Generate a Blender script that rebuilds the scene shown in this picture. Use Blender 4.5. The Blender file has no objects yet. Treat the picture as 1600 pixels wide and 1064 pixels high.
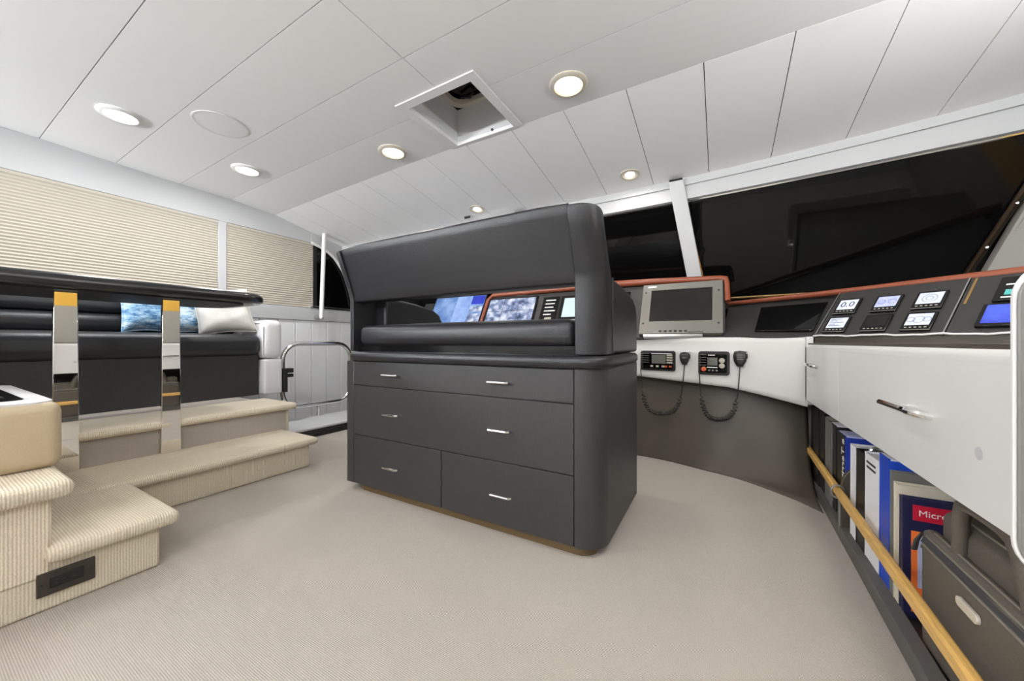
import bpy, bmesh, math, random
from mathutils import Vector, Matrix
random.seed(7)
scene = bpy.context.scene
COL = scene.collection
PI = math.pi

# ------------------------------------------------------------------ camera, world, exposure
cam_d = bpy.data.cameras.new('camera')
cam = bpy.data.objects.new('camera', cam_d)
COL.objects.link(cam)
cam.location = (0, 0, 0.80)
cam.rotation_euler = (PI / 2, 0, math.radians(29.87))
cam_d.sensor_width = 36.0
cam_d.lens = 566.0 / 1600.0 * 36.0
cam_d.shift_y = 3.0 / 1600.0
cam_d.clip_start = 0.01
scene.camera = cam
w = bpy.data.worlds.new('night')
scene.world = w
w.use_nodes = True
w.node_tree.nodes['Background'].inputs[0].default_value = (0.004, 0.005, 0.008, 1)
w.node_tree.nodes['Background'].inputs[1].default_value = 1.0
vs = scene.view_settings
vs.view_transform = 'Standard'
vs.look = 'None'
vs.gamma = 1.0
vs.use_curve_mapping = False
vs.exposure = 0.31
scene.cycles.max_bounces = 10
scene.cycles.diffuse_bounces = 8
scene.cycles.glossy_bounces = 5
scene.cycles.use_denoising = True
scene.cycles.sample_clamp_indirect = 6.0
WARM, COOL = (1.0, 0.955, 0.90), (0.98, 0.985, 1.0)
LAMP_W = 4.2          # watts of a big downlight
FILL_W = 56.0        # watts of an added, unseen fill uplighter
SMALL_W = 1.8

# ------------------------------------------------------------------ materials
def lin(c):
    return tuple(((v / 255.0) / 12.92 if v / 255.0 <= 0.04045 else ((v / 255.0 + 0.055) / 1.055) ** 2.4) for v in c)

def mat(name, rgb, rough=0.5, metal=0.0, spec=0.5, coat=0.0, bump=None, var=None, emit=None):
    """bump = (scale, strength, stretch xyz); var = (scale, amount, stretch xyz)"""
    m = bpy.data.materials.new(name)
    m.use_nodes = True
    nt = m.node_tree
    b = nt.nodes['Principled BSDF']
    c = lin(rgb)
    b.inputs['Base Color'].default_value = (*c, 1)
    b.inputs['Roughness'].default_value = rough
    b.inputs['Metallic'].default_value = metal
    b.inputs['Specular IOR Level'].default_value = spec
    b.inputs['Coat Weight'].default_value = coat
    b.inputs['Coat Roughness'].default_value = 0.08
    if emit:
        b.inputs['Emission Color'].default_value = (*lin(emit[0]), 1)
        b.inputs['Emission Strength'].default_value = emit[1]
    if bump or var:
        tc = nt.nodes.new('ShaderNodeTexCoord')
    def noise(scale, stretch, detail=4):
        mp = nt.nodes.new('ShaderNodeMapping')
        mp.inputs['Scale'].default_value = stretch
        nt.links.new(tc.outputs['Object'], mp.inputs['Vector'])
        n = nt.nodes.new('ShaderNodeTexNoise')
        n.inputs['Scale'].default_value = scale
        n.inputs['Detail'].default_value = detail
        nt.links.new(mp.outputs[0], n.inputs['Vector'])
        return n
    if var:
        n = noise(var[0], var[2])
        r = nt.nodes.new('ShaderNodeValToRGB')
        r.color_ramp.elements[0].position = 0.3
        r.color_ramp.elements[1].position = 0.7
        r.color_ramp.elements[0].color = (*[max(0, v * (1 - var[1])) for v in c], 1)
        r.color_ramp.elements[1].color = (*[min(1, v * (1 + var[1])) for v in c], 1)
        nt.links.new(n.outputs['Fac'], r.inputs[0])
        nt.links.new(r.outputs[0], b.inputs['Base Color'])
    if bump:
        n = noise(bump[0], bump[2], 3)
        bp = nt.nodes.new('ShaderNodeBump')
        bp.inputs['Strength'].default_value = bump[1]
        bp.inputs['Distance'].default_value = 0.004
        nt.links.new(n.outputs['Fac'], bp.inputs['Height'])
        nt.links.new(bp.outputs[0], b.inputs['Normal'])
    return m

def carpet(name, rgb, rib_scale, dark=0.16, bump=0.3):
    """loop-pile carpet: rows of loops plus fine grain"""
    m = bpy.data.materials.new(name)
    m.use_nodes = True
    nt = m.node_tree
    b = nt.nodes['Principled BSDF']
    b.inputs['Roughness'].default_value = 0.95
    b.inputs['Specular IOR Level'].default_value = 0.1
    tc = nt.nodes.new('ShaderNodeTexCoord')
    outs = []
    for ax in ('X', 'Y', 'Z'):
        wv = nt.nodes.new('ShaderNodeTexWave')
        wv.wave_type = 'BANDS'
        wv.bands_direction = ax
        wv.inputs['Scale'].default_value = rib_scale
        wv.inputs['Distortion'].default_value = 1.6
        wv.inputs['Detail'].default_value = 2
        wv.inputs['Detail Scale'].default_value = 4
        nt.links.new(tc.outputs['Object'], wv.inputs['Vector'])
        outs.append(wv)
    a = nt.nodes.new('ShaderNodeMath'); a.operation = 'MULTIPLY'
    nt.links.new(outs[0].outputs['Fac'], a.inputs[0]); nt.links.new(outs[1].outputs['Fac'], a.inputs[1])
    a2 = nt.nodes.new('ShaderNodeMath'); a2.operation = 'ADD'
    nt.links.new(outs[1].outputs['Fac'], a2.inputs[0]); nt.links.new(a.outputs[0], a2.inputs[1])
    n = nt.nodes.new('ShaderNodeTexNoise')
    n.inputs['Scale'].default_value = 260
    n.inputs['Detail'].default_value = 4
    nt.links.new(tc.outputs['Object'], n.inputs['Vector'])
    n2 = nt.nodes.new('ShaderNodeTexNoise')
    n2.inputs['Scale'].default_value = 2.4
    n2.inputs['Detail'].default_value = 5
    nt.links.new(tc.outputs['Object'], n2.inputs['Vector'])
    s = nt.nodes.new('ShaderNodeMath'); s.operation = 'MULTIPLY_ADD'
    nt.links.new(n.outputs['Fac'], s.inputs[0]); s.inputs[1].default_value = 1.3
    nt.links.new(a2.outputs[0], s.inputs[2])
    s2 = nt.nodes.new('ShaderNodeMath'); s2.operation = 'MULTIPLY_ADD'
    nt.links.new(n2.outputs['Fac'], s2.inputs[0]); s2.inputs[1].default_value = 0.8
    nt.links.new(s.outputs[0], s2.inputs[2])
    r = nt.nodes.new('ShaderNodeMapRange')
    r.inputs['From Min'].default_value = 0.6; r.inputs['From Max'].default_value = 2.8
    nt.links.new(s2.outputs[0], r.inputs['Value'])
    c = lin(rgb)
    mx = nt.nodes.new('ShaderNodeMix'); mx.data_type = 'RGBA'
    mx.inputs['A'].default_value = (*[v * (1 - dark) for v in c], 1)
    mx.inputs['B'].default_value = (*[min(1, v * (1 + dark * 0.7)) for v in c], 1)
    nt.links.new(r.outputs[0], mx.inputs['Factor'])
    nt.links.new(mx.outputs['Result'], b.inputs['Base Color'])
    bp = nt.nodes.new('ShaderNodeBump')
    bp.inputs['Strength'].default_value = bump
    bp.inputs['Distance'].default_value = 0.005
    nt.links.new(s.outputs[0], bp.inputs['Height'])
    nt.links.new(bp.outputs[0], b.inputs['Normal'])
    return m

def screen_mat(name, ramp, scale, strength, kind='noise', stretch=(1, 1, 1), detail=6):
    """a lit display: a picture made of noise or cells through a colour ramp"""
    m = bpy.data.materials.new(name)
    m.use_nodes = True
    nt = m.node_tree
    b = nt.nodes['Principled BSDF']
    b.inputs['Base Color'].default_value = (0.01, 0.01, 0.012, 1)
    b.inputs['Roughness'].default_value = 0.15
    tc = nt.nodes.new('ShaderNodeTexCoord')
    mp = nt.nodes.new('ShaderNodeMapping')
    mp.inputs['Scale'].default_value = stretch
    nt.links.new(tc.outputs['Object'], mp.inputs['Vector'])
    if kind == 'cells':
        n = nt.nodes.new('ShaderNodeTexVoronoi')
        n.inputs['Scale'].default_value = scale
        out = n.outputs['Color']
    else:
        n = nt.nodes.new('ShaderNodeTexNoise')
        n.inputs['Scale'].default_value = scale
        n.inputs['Detail'].default_value = detail
        out = n.outputs['Fac']
    nt.links.new(mp.outputs[0], n.inputs['Vector'])
    r = nt.nodes.new('ShaderNodeValToRGB')
    r.color_ramp.interpolation = 'LINEAR'
    els = r.color_ramp.elements
    while len(els) < len(ramp):
        els.new(0.5)
    for e, (p, c) in zip(els, ramp):
        e.position = p
        e.color = (*lin(c), 1)
    nt.links.new(out, r.inputs[0])
    nt.links.new(r.outputs[0], b.inputs['Emission Color'])
    b.inputs['Emission Strength'].default_value = strength
    return m

MT = {}
MT['ceil'] = mat('white_vinyl_ceiling', (244, 244, 245), 0.55, spec=0.3)
MT['gap'] = mat('dark_gap', (40, 40, 40), 0.9)
MT['white'] = mat('white_gelcoat', (222, 221, 220), 0.35, spec=0.5)
MT['wall'] = mat('pale_grey_wall', (192, 193, 194), 0.5)
MT['wallgrey'] = mat('grey_laminate_wall', (150, 147, 140), 0.55)
MT['plank'] = mat('grey_painted_planking', (238, 239, 241), 0.5)
MT['floor'] = carpet('beige_loop_carpet', (172, 165, 156), 70, 0.16, 0.3)
MT['stair'] = carpet('stair_carpet', (212, 201, 182), 44, 0.26)
MT['wood'] = mat('ebony_veneer', (49, 48, 49), 0.42, bump=(60, 0.12, (6, 6, 0.5)), var=(70, 0.16, (5, 5, 0.25)))
MT['kick'] = mat('dark_brown_laminate', (70, 63, 54), 0.5, var=(6, 0.12, (1, 1, 1)))
MT['leather'] = mat('charcoal_leather', (34, 34, 37), 0.36, spec=0.42, bump=(240, 0.25, (1, 1, 1)))
MT['blackleather'] = mat('black_leather', (34, 35, 38), 0.36, spec=0.6, bump=(240, 0.2, (1, 1, 1)))
MT['blackvinyl'] = mat('black_padded_edge', (30, 30, 32), 0.25, spec=0.6)
MT['black'] = mat('matt_black', (26, 26, 27), 0.5)
MT['dash'] = mat('dark_dash_panel', (48, 47, 46), 0.45)
MT['blackgloss'] = mat('gloss_black', (10, 10, 11), 0.12, spec=0.5)
MT['glass'] = mat('night_window_glass', (8, 8, 8), 0.04, spec=0.22)
MT['chrome'] = mat('polished_chrome', (235, 235, 235), 0.09, 1.0)
MT['mirror'] = mat('mirror_steel', (238, 236, 232), 0.02, 1.0)
MT['steel'] = mat('satin_steel', (200, 200, 200), 0.28, 1.0)
MT['brass'] = mat('golden_trim_strip', (214, 178, 120), 0.2, 1.0)
MT['bronze'] = mat('dark_bronze_frame', (62, 48, 34), 0.3, 0.6)
MT['redleather'] = mat('brown_red_leather', (136, 70, 46), 0.35, spec=0.5, bump=(200, 0.2, (1, 1, 1)))
MT['whiteleather'] = mat('white_leather', (222, 222, 224), 0.38, bump=(240, 0.15, (1, 1, 1)))
MT['beige'] = mat('beige_leather', (184, 168, 140), 0.45, bump=(240, 0.15, (1, 1, 1)))
MT['blind'] = mat('cream_pleated_fabric', (190, 183, 170), 0.9, spec=0.1)
MT['bamboo'] = mat('bamboo_rail', (214, 170, 96), 0.4, var=(30, 0.18, (6, 0.6, 6)))
MT['silver'] = mat('silver_bezel', (122, 120, 114), 0.42, 0.3)
MT['darkscreen'] = mat('switched_off_screen', (28, 26, 24), 0.12, spec=0.5)
MT['plastic'] = mat('black_plastic', (34, 33, 32), 0.4)
MT['greykey'] = mat('pale_keys', (176, 172, 158), 0.5)
MT['redkey'] = mat('orange_red_key', (190, 84, 50), 0.4)
MT['lcd'] = mat('grey_lcd', (104, 106, 100), 0.25)
MT['label'] = mat('white_print', (232, 232, 230), 0.6)
MT['paper'] = mat('white_paper', (232, 232, 236), 0.7)
MT['cream'] = mat('cream_board', (214, 206, 188), 0.6)
MT['bookblack'] = mat('black_binder', (30, 29, 28), 0.35)
MT['bookgrey'] = mat('grey_binder', (112, 112, 108), 0.45)
MT['bookblue'] = mat('blue_binder', (26, 72, 190), 0.3)
MT['bookdeep'] = mat('deep_blue_cover', (28, 52, 150), 0.35)
MT['navy'] = mat('navy_cover', (30, 32, 66), 0.4)
MT['red'] = mat('red_banner', (186, 28, 52), 0.4)
MT['orange'] = mat('orange_print', (236, 118, 54), 0.4)
MT['lilac'] = mat('lilac_print', (186, 192, 226), 0.45)
MT['bag'] = mat('grey_brown_nylon', (90, 84, 75), 0.5, bump=(400, 0.3, (1, 1, 1)))
MT['lip'] = mat('dark_grey_lip', (84, 81, 78), 0.5)
MT['bagpipe'] = mat('bag_piping', (122, 116, 104), 0.45)
MT['bagdark'] = mat('bag_zip_band', (60, 60, 62), 0.55)
MT['gold'] = mat('yellow_wood_lining', (206, 160, 60), 0.4)
MT['plinth'] = mat('brown_plinth', (92, 72, 42), 0.6)
MT['outlet'] = mat('dark_brown_plate', (44, 38, 32), 0.4)
MT['pillowwhite'] = mat('grey_white_fabric', (206, 204, 198), 0.85, var=(9, 0.10, (1, 1, 1)), bump=(160, 0.3, (1, 1, 1)))
MT['bulbwarm'] = mat('lit_lens_warm', (255, 255, 255), 0.4, emit=((255, 236, 200), 7.0))
MT['bulbcool'] = mat('lit_lens_cool', (255, 255, 255), 0.4, emit=((255, 250, 240), 7.0))
MT['whitemetal'] = mat('white_enamel', (236, 235, 232), 0.35)
MT['nickel'] = mat('nickel_ring', (222, 214, 200), 0.3, 0.25)
MT['hatch'] = mat('grey_hatch_lining', (222, 223, 225), 0.5)

def pillow_blue():
    m = bpy.data.materials.new('blue_brushed_fabric')
    m.use_nodes = True
    nt = m.node_tree
    b = nt.nodes['Principled BSDF']
    b.inputs['Roughness'].default_value = 0.8
    tc = nt.nodes.new('ShaderNodeTexCoord')
    mp = nt.nodes.new('ShaderNodeMapping'); mp.inputs['Scale'].default_value = (1, 0.9, 2.6)
    nt.links.new(tc.outputs['Object'], mp.inputs['Vector'])
    n = nt.nodes.new('ShaderNodeTexNoise')
    n.inputs['Scale'].default_value = 7; n.inputs['Detail'].default_value = 9; n.inputs['Roughness'].default_value = 0.75
    nt.links.new(mp.outputs[0], n.inputs['Vector'])
    r = nt.nodes.new('ShaderNodeValToRGB')
    els = r.color_ramp.elements
    for k in range(3):
        els.new(0.5)
    for e, (p, c) in zip(els, ((0.30, (30, 50, 74)), (0.41, (56, 106, 150)), (0.49, (130, 168, 198)), (0.58, (206, 220, 230)), (0.72, (92, 130, 168)))):
        e.position = p; e.color = (*lin(c), 1)
    nt.links.new(n.outputs['Fac'], r.inputs[0])
    nt.links.new(r.outputs[0], b.inputs['Base Color'])
    return m
MT['pillowblue'] = pillow_blue()
MT['scr_blue'] = screen_mat('camera_view_screen', ((0.3, (52, 86, 150)), (0.5, (96, 134, 196)), (0.68, (150, 182, 232))), 5, 0.85, stretch=(1, 1, 1))
MT['scr_beam'] = screen_mat('pale_blue_picture', ((0.3, (120, 150, 214)), (0.7, (164, 192, 240))), 9, 0.95)
MT['scr_deep'] = screen_mat('deep_blue_picture', ((0.3, (16, 28, 150)), (0.7, (40, 66, 220))), 6, 0.9)
MT['scr_mix'] = screen_mat('camera_grid_picture', ((0.3, (40, 52, 84)), (0.45, (120, 136, 176)), (0.6, (206, 214, 232)), (0.75, (244, 246, 250))), 16, 0.9, detail=8)
MT['scr_cyan'] = screen_mat('pale_cyan_screen', ((0.2, (206, 232, 234)), (0.8, (222, 240, 242))), 2, 0.95)
MT['scr_white'] = screen_mat('pale_display', ((0.3, (214, 222, 244)), (0.7, (236, 240, 252))), 20, 0.95)
MT['scr_viol'] = screen_mat('pale_violet_display', ((0.3, (176, 184, 238)), (0.7, (216, 220, 250))), 30, 0.95)
MT['scr_chart'] = screen_mat('blue_chart_screen', ((0.3, (52, 66, 214)), (0.6, (84, 112, 238)), (0.8, (130, 150, 244))), 12, 0.9)
MT['scr_pink'] = screen_mat('chart_land_patch', ((0.35, (214, 140, 190)), (0.65, (246, 214, 230))), 22, 0.95)
MT['teal'] = mat('teal_key', (70, 150, 146), 0.4, emit=((70, 150, 146), 0.4))
MT['yellow'] = mat('yellow_key', (222, 176, 50), 0.4, emit=((222, 176, 50), 0.4))
MT['trace'] = mat('display_trace', (70, 76, 96), 0.5)

# ------------------------------------------------------------------ mesh helpers
class MB:
    def __init__(s):
        s.v = []; s.f = []
    def add(s, vs, fs):
        o = len(s.v)
        s.v += [tuple(p) for p in vs]
        s.f += [tuple(i + o for i in f) for f in fs]
        return s
    def box(s, x0, x1, y0, y1, z0, z1):
        vs = [(x, y, z) for z in (z0, z1) for y in (y0, y1) for x in (x0, x1)]
        return s.add(vs, [(0, 2, 3, 1), (4, 5, 7, 6), (0, 1, 5, 4), (2, 6, 7, 3), (0, 4, 6, 2), (1, 3, 7, 5)])
    def hexa(s, lo, hi):
        """lo, hi: two quads in the same winding"""
        vs = list(lo) + list(hi)
        return s.add(vs, [(3, 2, 1, 0), (4, 5, 6, 7)] + [(i, (i + 1) % 4, 4 + (i + 1) % 4, 4 + i) for i in range(4)])
    def prism(s, poly, f0, f1):
        """poly: list of 2-d points; f0/f1 map (a,b) to 3-d for both ends"""
        n = len(poly)
        vs = [f0(*p) for p in poly] + [f1(*p) for p in poly]
        return s.add(vs, [tuple(range(n - 1, -1, -1)), tuple(range(n, 2 * n))] + [(i, (i + 1) % n, n + (i + 1) % n, n + i) for i in range(n)])
    def loft(s, rings, closed=True, caps=True):
        n = len(rings[0]); m = len(rings)
        vs = [p for r in rings for p in r]
        fs = []
        for k in range(m - 1):
            for i in range(n if closed else n - 1):
                j = (i + 1) % n
                fs.append((k * n + i, k * n + j, (k + 1) * n + j, (k + 1) * n + i))
        if caps and closed:
            fs += [tuple(range(n - 1, -1, -1)), tuple(range((m - 1) * n, m * n))]
        return s.add(vs, fs)
    def tube(s, pts, r, n=10, closed=False, sx=1.0, sy=1.0, up=Vector((0, 0, 1))):
        pts = [Vector(p) for p in pts]
        rings = []
        m = len(pts)
        ref = None
        for i, p in enumerate(pts):
            a = pts[(i - 1) % m] if (closed or i > 0) else p
            b = pts[(i + 1) % m] if (closed or i < m - 1) else p
            t = (b - a).normalized()
            if ref is None:
                u = t.cross(up)
                if u.length < 1e-3:
                    u = t.cross(Vector((1, 0, 0)))
                u.normalize()
            else:
                u = (ref - t * ref.dot(t)).normalized()
            ref = u
            v = t.cross(u)
            rr = r[i] if isinstance(r, (list, tuple)) else r
            rings.append([p + u * math.cos(2 * PI * k / n) * rr * sx + v * math.sin(2 * PI * k / n) * rr * sy for k in range(n)])
        if closed:
            rings.append(rings[0])
            return s.loft(rings, True, False)
        return s.loft(rings)
    def lathe(s, prof, origin=(0, 0, 0), axis=Vector((0, 0, 1)), n=32, capend=True):
        """prof: list of (radius, height along axis)"""
        axis = Vector(axis).normalized()
        u = axis.orthogonal().normalized(); v = axis.cross(u)
        o = Vector(origin)
        rings = [[o + axis * h + (u * math.cos(2 * PI * k / n) + v * math.sin(2 * PI * k / n)) * r for k in range(n)] for r, h in prof]
        return s.loft(rings, True, capend)
    def build(s, name, m, parent=None, bevel=0.0, seg=2, smooth=40, M=None):
        me = bpy.data.meshes.new(name)
        vs = [tuple(M @ Vector(p)) for p in s.v] if M is not None else s.v
        me.from_pydata(vs, [], s.f)
        bm = bmesh.new(); bm.from_mesh(me)
        bmesh.ops.remove_doubles(bm, verts=bm.verts, dist=1e-6)
        bmesh.ops.recalc_face_normals(bm, faces=bm.faces)
        bm.to_mesh(me); bm.free()
        me.materials.append(MT[m] if isinstance(m, str) else m)
        if smooth:
            me.polygons.foreach_set('use_smooth', [True] * len(me.polygons))
            me.set_sharp_from_angle(angle=math.radians(smooth))
        o = bpy.data.objects.new(name, me)
        COL.objects.link(o)
        if bevel:
            md = o.modifiers.new('bevel', 'BEVEL')
            md.width = bevel; md.segments = seg; md.limit_method = 'ANGLE'; md.angle_limit = math.radians(40)
            md.harden_normals = False
        if parent:
            attach(o, parent)
        return o

def attach(o, parent):
    o.parent = parent
    o.matrix_parent_inverse = world_of(parent).inverted()

def world_of(o):
    m = o.matrix_basis.copy()
    if o.parent:
        m = world_of(o.parent) @ o.matrix_parent_inverse @ m
    return m

def box(*a):
    return MB().box(*a)

def tag(o, label, cat, group=None):
    o['label'] = label; o['category'] = cat
    if group:
        o['group'] = group
    return o

def struct(o, label=None):
    o['kind'] = 'structure'
    if label:
        o['label'] = label
    return o

def thing(name, label, cat, loc=(0, 0, 0), group=None):
    o = bpy.data.objects.new(name, None)
    o.empty_display_size = 0.05
    o.location = loc
    COL.objects.link(o)
    return tag(o, label, cat, group)

def copy_tree(o, parent=None):
    c = o.copy()
    COL.objects.link(c)
    if parent:
        c.parent = parent
    for ch in list(o.children):
        copy_tree(ch, c)
    return c

def text(body, size, parent, m, M, name='lettering', extrude=0.0004, sx=1.0):
    cu = bpy.data.curves.new(name, 'FONT')
    cu.body = body; cu.size = size; cu.extrude = extrude
    cu.align_x = 'CENTER'; cu.align_y = 'CENTER'
    cu.resolution_u = 4
    cu.materials.append(MT[m])
    tmp = bpy.data.objects.new(name, cu)
    COL.objects.link(tmp)
    bpy.context.view_layer.update()
    me = bpy.data.meshes.new_from_object(tmp.evaluated_get(bpy.context.evaluated_depsgraph_get()))
    bpy.data.objects.remove(tmp)
    bpy.data.curves.remove(cu)
    o = bpy.data.objects.new(name, me)
    COL.objects.link(o)
    o.matrix_basis = M @ Matrix.Diagonal((sx, 1, 1, 1))
    attach(o, parent)
    return o

def frame_M(o, x, y):
    """matrix whose local x, y axes are given, z = x cross y"""
    x = Vector(x).normalized(); y = Vector(y).normalized()
    y = (y - x * x.dot(y)).normalized(); z = x.cross(y)
    return Matrix(((x.x, y.x, z.x, o[0]), (x.y, y.y, z.y, o[1]), (x.z, y.z, z.z, o[2]), (0, 0, 0, 1)))

def soft(x0, x1, y0, y1, z0, z1, r, bulge=(0, 0, 0), n=10):
    """rounded box with crowned faces"""
    c = Vector(((x0 + x1) / 2, (y0 + y1) / 2, (z0 + z1) / 2))
    h = Vector(((x1 - x0) / 2, (y1 - y0) / 2, (z1 - z0) / 2))
    r = min(r, h.x, h.y, h.z)
    def ticks(hh):
        inner = hh - r
        t = [-hh + r * (1 - math.cos(a * PI / 8)) * 1.0 for a in range(0, 5)]
        t = sorted(set([round(v, 6) for v in t]))
        mid = [(-inner + 2 * inner * k / n) for k in range(1, n)] if inner > 1e-6 else []
        return t + mid + [-v for v in reversed(t)]
    T = [ticks(h.x), ticks(h.y), ticks(h.z)]
    mb = MB()
    def sp(p):
        q = Vector([max(-(h[i] - r), min(h[i] - r, p[i])) for i in range(3)])
        d = p - q
        if d.length > 1e-9:
            p = q + d.normalized() * r
        u = [p[i] / h[i] for i in range(3)]
        for i in range(3):
            if bulge[i]:
                j, k = [a for a in range(3) if a != i]
                p[i] += math.copysign(bulge[i], u[i]) * max(0, 1 - u[j] ** 2) * max(0, 1 - u[k] ** 2) * abs(u[i]) ** 2
        return c + p
    for ax in range(3):
        a, b = [i for i in range(3) if i != ax]
        for sgn in (-1, 1):
            ta, tb = T[a], T[b]
            vs = []
            for va in ta:
                for vb in tb:
                    p = Vector((0, 0, 0)); p[ax] = sgn * h[ax]; p[a] = va; p[b] = vb
                    vs.append(sp(p))
            fs = []
            nb = len(tb)
            for i in range(len(ta) - 1):
                for j in range(nb - 1):
                    fs.append((i * nb + j, i * nb + j + 1, (i + 1) * nb + j + 1, (i + 1) * nb + j))
            mb.add(vs, fs)
    mb.v = [tuple(round(q, 6) for q in p) for p in mb.v]
    return mb

def rrect(x0, x1, y0, y1, r, n=6, corners=(1, 1, 1, 1)):
    """2-d rounded rectangle, corners order: (x1,y1) (x0,y1) (x0,y0) (x1,y0)"""
    out = []
    for i, (cx, cy, a0) in enumerate(((x1 - r, y1 - r, 0), (x0 + r, y1 - r, PI / 2), (x0 + r, y0 + r, PI), (x1 - r, y0 + r, 1.5 * PI))):
        if corners[i]:
            out += [(cx + r * math.cos(a0 + PI / 2 * k / n), cy + r * math.sin(a0 + PI / 2 * k / n)) for k in range(n + 1)]
        else:
            out.append(((x1, y1), (x0, y1), (x0, y0), (x1, y0))[i])
    return out

def interp(x, pts):
    if x <= pts[0][0]:
        return pts[0][1]
    for (a, fa), (b, fb) in zip(pts, pts[1:]):
        if x <= b:
            return fa + (fb - fa) * (x - a) / (b - a)
    return pts[-1][1]

def smooth_path(pts, sub=6):
    P = [Vector(p) for p in pts]
    out = []
    for i in range(len(P) - 1):
        p0 = P[max(0, i - 1)]; p1 = P[i]; p2 = P[i + 1]; p3 = P[min(len(P) - 1, i + 2)]
        for k in range(sub):
            t = k / sub
            out.append(0.5 * ((2 * p1) + (p2 - p0) * t + (2 * p0 - 5 * p1 + 4 * p2 - p3) * t * t + (3 * p1 - p0 - 3 * p2 + p3) * t ** 3))
    out.append(P[-1])
    return out

# ================================================================== the room
XP, XS, YA = -4.0, 1.50, -2.6            # port wall, starboard wall, aft wall
def yhead(x):                            # the sweep of the windscreen head
    return 3.0 - 0.026 * (x + 1.1) ** 2
def zceil(x, y):
    z = 2.18 - 0.164 * max(0.0, y - 2.02)
    ex = interp(y, ((0.4, 0.0), (1.2, 0.035), (1.64, 0.04), (1.91, 0.06), (2.3, 0.09), (2.9, 0.10)))
    return z - ex * max(0.0, min(1.0, (-1.4 - x) / 2.6)) ** 1.6

# floor: helm floor with a lower pocket at the port companionway
fl = MB()
fl.box(-2.99, 1.6, YA, 3.4, -0.1, 0.0)
fl.box(-4.1, -2.99, YA, 1.72, -0.1, 0.0)
struct(fl.build('floor', 'floor', smooth=0), 'beige loop-pile carpet over the helm floor')
struct(box(-4.1, -2.99, 1.72, 3.4, -0.42, -0.35).build('floor', 'floor', smooth=0), 'lower landing behind the chrome rail')
struct(box(-4.1, -2.69, YA, 1.44, 0.0, 0.355).build('floor', 'floor', smooth=0), 'raised carpeted platform under the settee')

# ceiling: white panels with fine joints
def panel(mb, x0, x1, y0, y1, f=None, gy=(1, 1)):
    g = 0.0022
    x0 += g; x1 -= g; y0 += g * gy[0]
    y1 = y1 - g * gy[1]
    ys = (y0, y1)
    cutx = [x0] + [c for c in (-3.6, -3.2, -2.8, -2.4, -2.0, -1.6) if x0 + .05 < c < x1 - .05] + [x1]
    for a, b in zip(cutx, cutx[1:]):
        pt = []
        for x, k in ((a, 0), (b, 0), (b, 1), (a, 1)):
            y = ys[k] if (f is None or k == 0) else f(x)
            pt.append((x, y, zceil(x, y)))
        mb.hexa(pt, [(p[0], p[1], p[2] + 0.012) for p in pt])
cm = MB()
rows = [YA, -2.06, -1.69, -1.32, -0.95, -0.58, -0.21, 0.16, 0.53, 0.885, 1.262, 1.628, 2.02]
HX0, HX1, HY0, HY1 = -1.645, -1.085, 1.492, 2.018      # roof hatch flange
for a, b in zip(rows, rows[1:]):
    if a == 1.262:
        panel(cm, XP, -1.335, a, HY0, None, (1, 0)); panel(cm, -1.335, XS, a, HY0, None, (1, 0))
        panel(cm, XP, HX0, HY0, b, None, (0, 1)); panel(cm, HX1, XS, HY0, b, None, (0, 1))
    elif a == 1.628:
        for x0, x1 in ((XP, HX0), (HX1, XS)):
            panel(cm, x0, x1, a, b)
    else:
        for x0, x1 in ((XP, -1.335), (-1.335, XS)):
            panel(cm, x0, x1, a, b)
xs = [XP, -3.73, -3.365, -3.0, -2.635, -2.27, -1.905, -1.54, -1.175, -0.81, -0.445, -0.07, 0.293, 0.66, 1.03, XS]
for a, b in zip(xs, xs[1:]):
    panel(cm, a, b, 2.02, 3.0, yhead)
struct(cm.build('ceiling', 'ceil', smooth=0), 'white panelled ceiling')
bk = MB()
def slab(x0, x1, y0, y1):
    cutx = [x0] + [c for c in (-3.6, -3.2, -2.8, -2.4, -2.0, -1.6) if x0 + .05 < c < x1 - .05] + [x1]
    for a, b in zip(cutx, cutx[1:]):
        p = [(x, y, zceil(x, y) + 0.0125) for x, y in ((a, y0), (b, y0), (b, y1), (a, y1))]
        bk.hexa(p, [(q[0], q[1], q[2] + 0.02) for q in p])
for y0, y1 in zip(rows, rows[1:]):
    if y0 in (1.262, 1.628):
        slab(XP - .1, HX0, y0, y1); slab(HX1, XS + .1, y0, y1)
slab(HX0, HX1, 1.262, HY0)
for a, b in ((XP - .1, -1.335), (-1.335, XS + .1)):
    for y0, y1 in zip(rows, rows[1:]):
        if y1 <= 1.262:
            slab(a, b, y0, y1)
for a, b in zip(xs, xs[1:]):
    slab(a - (.1 if a == XP else 0), b + (.1 if b == XS else 0), 2.02, 3.25)
struct(bk.build('ceiling', 'gap', smooth=0), 'dark backing above the ceiling joints')

# port wall
wl = MB()
wl.box(XP - 0.06, XP - 0.005, YA, 3.4, -0.4, 2.2)
wl.box(XP - 0.005, XP + 0.03, YA, 3.2, 1.045, 1.185)        # flat panel below the windows
wl.box(XP - 0.005, XP + 0.025, YA, 2.46, 1.915, 2.175)      # strip above the blinds
wl.box(XP - 0.005, XP + 0.022, 1.535, 1.60, 1.18, 1.92)     # post between the blinds
struct(wl.build('wall_left', 'wall', bevel=0.004), 'pale wall with two blinds')
pk = MB()
y = 1.70
while y < 3.2:
    pk.box(XP - 0.01, XP + 0.006, y + 0.003, y + 0.176, -0.38, 1.05)
    y += 0.18
struct(pk.build('wall_left', 'plank', bevel=0.004), 'grey grooved planking behind the chrome rail')
fw = MB()                                                    # corner filler over the curved window
arc = [(2.40, 1.915), (2.56, 1.87), (2.68, 1.795), (2.79, 1.66), (2.876, 1.474), (2.93, 1.25), (2.94, 1.18)]
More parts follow.
